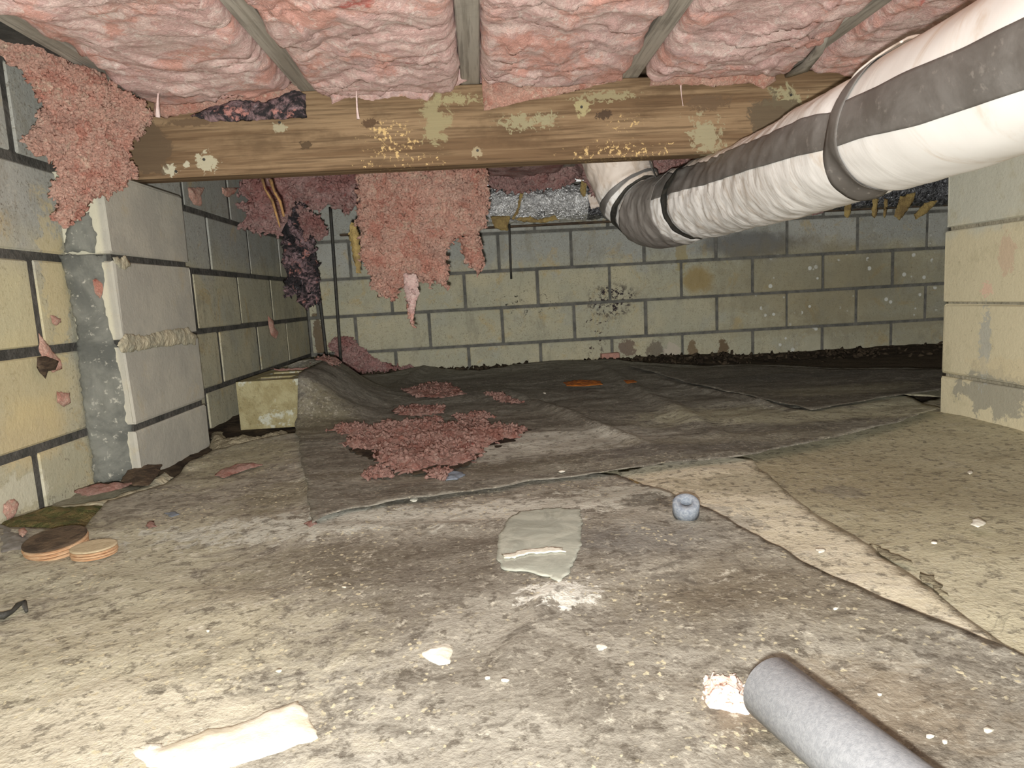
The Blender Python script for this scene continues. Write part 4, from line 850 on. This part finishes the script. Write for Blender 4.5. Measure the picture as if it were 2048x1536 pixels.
# white chunk, chips
def chip(px, label, mat=M_white, th=.012, seed=0, name='plaster_chip', cat='plaster chip', group=None, base=.017, amp=.003): return mound(name, px, label, mat, th, seed, cat, step=.0035, amp=amp, rag=.002, base=base, group=group, freq=45)
chip([(843, 1335), (862, 1326), (872, 1318), (900, 1314), (909, 1328), (900, 1344), (902, 1356), (878, 1360), (860, 1352), (850, 1345)], 'large white jagged plaster chip in the middle foreground', seed=101)
chip([(1184, 1322), (1200, 1317), (1222, 1320), (1224, 1330), (1210, 1340), (1190, 1336)], 'small rounded cream chip right of the large white one', seed=102)
chip([(262, 1536), (330, 1532), (400, 1505), (420, 1492), (470, 1484), (500, 1475), (540, 1452), (600, 1432), (612, 1448), (638, 1495), (640, 1503), (600, 1520), (540, 1550), (450, 1580), (300, 1580)], 'long broken cream board piece at the bottom edge', M_board, .014, 103, 'broken_board', 'board piece', amp=.0007)
chip([(280, 1536), (300, 1524), (330, 1522), (332, 1545), (300, 1556)], 'pinkish crumb at the left end of the broken cream board', M_white, .022, 104, 'crumb', 'crumb')
CG = 'pale chips scattered on the ground'
for k, (x, y, s_, lab) in enumerate(((478, 1226, 7, 'yellowish chip in the left middle of the front sheet'), (1957, 1075, 16, 'largest curled white chip on the tan sheet at right'), (1867, 1112, 7, 'small white chip on the tan sheet left below the curled chip'),
        (692, 1208, 5, 'small cream chip up and left of the large jagged chip'), (420, 1290, 5, 'tiny chip below left of the yellowish chip'), (1940, 970, 6, 'tiny chip on the tan sheet in front of the pier'), (830, 1018, 10, 'white fluffy chip at the front edge of the rear sheet'),
        (1640, 1128, 9, 'ring-like pale chip on the cream sheet strip'), (1860, 1500, 9, 'pale chip at the bottom right beside the foam tube, left of a pair'), (1890, 1512, 8, 'pale chip at the bottom right beside the foam tube, right of a pair'), (1760, 1415, 6, 'tiny chip just above the foam tube'),
        (1980, 1488, 12, 'large pale chip near the bottom right corner'), (975, 1385, 6, 'left one of two tiny chips right below the large jagged chip'), (1010, 1390, 8, 'right one of two tiny chips right below the large jagged chip'), (560, 1375, 6, 'tiny chip above the broken cream board'),
        (1670, 1245, 5, 'tiny chip on the front sheet below the ring-like chip'), (1125, 970, 6, 'tan chip on the rear sheet near its front edge'), (1090, 800, 3, 'tiny white speck on the rear sheet left of the rust patch'))):
    pts = [(x+s_*math.cos(q)*random.uniform(.7, 1.2), y+s_*.55*math.sin(q)*random.uniform(.7, 1.2)) for q in np.linspace(0, 2*math.pi, 8)[:-1]]
    chip(pts, lab, M_white, .006, 110+k, 'pale_chip', 'chip', CG, base=.019 if y > 1000 else .03, amp=.001)
chip([(1128, 790), (1160, 786), (1200, 788), (1206, 795), (1170, 798), (1135, 797)], 'bright orange rust patch on the rear sheet', M_orange, .006, 140, 'rust_flake', 'rust', base=.05)
chip([(1248, 787), (1268, 786), (1275, 790), (1255, 793)], 'small orange rust speck right of the bright rust patch', M_orange, .004, 141, 'rust_flake', 'rust', base=.05)
chip([(888, 978), (900, 970), (925, 968), (932, 974), (915, 984), (895, 986)], 'blue-grey shard in front of the fallen pink heap', M_stonegrey, .012, 142, 'shard', 'shard', base=.03)
chip([(1245, 972), (1262, 974), (1285, 985), (1290, 992), (1270, 990)], 'brown pebble where three sheets meet', M_yellow, .012, 143, 'pebble', 'pebble', base=.012)
chip([(245, 985), (262, 962), (328, 950), (318, 968), (300, 988), (270, 990)], 'dark brown bark shard leaning at the foot of the pilaster', M_darkwood, .014, 144, 'bark_shard', 'bark', base=.02, amp=.002)
chip([(0, 1076), (35, 1085), (80, 1108), (140, 1128), (90, 1135), (30, 1128), (0, 1135)], 'flat grey stone flap at the left frame edge', M_tape, .012, 145, 'stone_flap', 'stone', base=.017)
chip([(42, 1095), (52, 1089), (60, 1096), (52, 1106), (44, 1102)], 'bright pink tuft beside the wooden discs', M_salmon, .012, 146, 'insulation_crumb', 'insulation', base=.025)
chip([(330, 1045), (352, 1042), (360, 1048), (345, 1053)], 'small grey flake on the front sheet at left', M_stonegrey, .004, 147, 'flake', 'flake')
# flash reflection built as a pale glossy patch, with white powder
mound('flash_reflection', [(1000, 1100), (1020, 1062), (1040, 1050), (1100, 1044), (1160, 1048), (1165, 1080), (1162, 1130), (1140, 1180), (1120, 1200), (1100, 1190), (1060, 1180), (1010, 1175), (995, 1150)], 'pale flash reflection painted as a patch on the front sheet', M_reflection, .003, 150, 'painted reflection', base=.019, amp=.0012, step=.006, rag=.003)
mound('white_powder', [(1005, 1148), (1060, 1136), (1130, 1134), (1128, 1144), (1060, 1145), (1010, 1155)], 'white crease of powder across the painted flash reflection', M_white, .0015, 151, 'powder', base=.0215, amp=.001, step=.004, rag=.005)
mound('bare_earth', [(1742, 1107), (1775, 1120), (1812, 1140), (1826, 1151), (1792, 1146), (1757, 1124)], 'upper dark slit between the cream strip and the tan sheet', M_dust, .003, 155, 'bare earth', base=.014, amp=.001, step=.005)
mound('bare_earth', [(1840, 1168), (1862, 1176), (1896, 1212), (1882, 1212), (1852, 1186)], 'lower dark slit between the cream strip and the tan sheet', M_dust, .003, 156, 'bare earth', base=.014, amp=.001, step=.005)
# wooden discs
def disc(c, r, h, lab, layers, top, tilt, seed):
    t = thing('wooden_disc', lab, 'wooden disc', tuple(c)); rr = np.random.RandomState(seed)
    for k in range(layers):
        V = []; n = 40; z0 = h*k/layers; z1 = h*(k+.82)/layers; q = r*(1-.03*rr.rand()-.02*(k == 0)); wob = 1+.05*np.sin(np.linspace(0, 2*math.pi, n+1)[:-1]*2+seed)
        for (s_, zz) in ((.0, z0), (.93, z0), (1, (z0*.7+z1*.3)), (1, (z0*.3+z1*.7)), (.94, z1), (0, z1)):
            for j in range(n): a_ = 2*math.pi*j/n; V.append((q*s_*wob[j]*math.cos(a_), q*s_*wob[j]*math.sin(a_), zz))
        Fc = [(i*n+j, i*n+(j+1) % n, (i+1)*n+(j+1) % n, (i+1)*n+j) for i in range(5) for j in range(n)]
        o = mesh('disc_layer' if k < layers-1 else 'disc_face', V, Fc, M_lid1 if k < layers-1 else top, t, smooth=False)
    t.rotation_euler = tilt; return t
disc(gh(192, 1126), .034, .017, 'tan layered wooden disc right of the bark-topped one', 4, M_lid2, (0, 0, 0), 2)
disc(gh(118, 1118), .050, .024, 'larger orange wooden disc with torn dark bark top', 4, M_darkwood, (rd(4), rd(-3), .5), 5)
# black twig
tag(tube('black_twig', [gh(-8, 1268)+[0, 0, .008], gh(12, 1262)+[0, 0, .006], gh(30, 1254)+[0, 0, .006], gh(44, 1243)+[0, 0, .010], gh(52, 1236)+[0, 0, .008], gh(57, 1248)+[0, 0, .003]], [.004, .0045, .003, .0035, .004, .002], M_rod, seg=7, rough=.3), 'black twig with a hooked tip at the left frame edge', 'twig')
# dark debris along the back wall foot
def debris():
    V = []; T = []; r = np.random.RandomState(5); k = 0
    for i in range(900):
        x = r.uniform(-.9, 4.0); w = .07 if x < .9 else .25; y = 3.66-abs(r.normal())*w; s_ = r.uniform(.004, .016); A, _ = np.linalg.qr(r.normal(size=(3, 3)))
        v = ICO*(1+r.uniform(-.35, .35, (len(ICO), 1)))*np.array([s_*1.8, s_, s_*.5]); zz = float(GZ+.02*(x < 1.4)-.0*(x < .9)+.004)
        V.append(v@A+[x, y, zz-.01]); T.append(ICOT+k*len(ICO)); k += 1
    return np.vstack(V), np.vstack(T)
V_, T_ = debris(); o = mesh('dirt_crumbs', V_, T_, M_soil); tag(o, 'dark crumbs of earth along the foot of the back wall', 'earth'); o['kind'] = 'stuff'
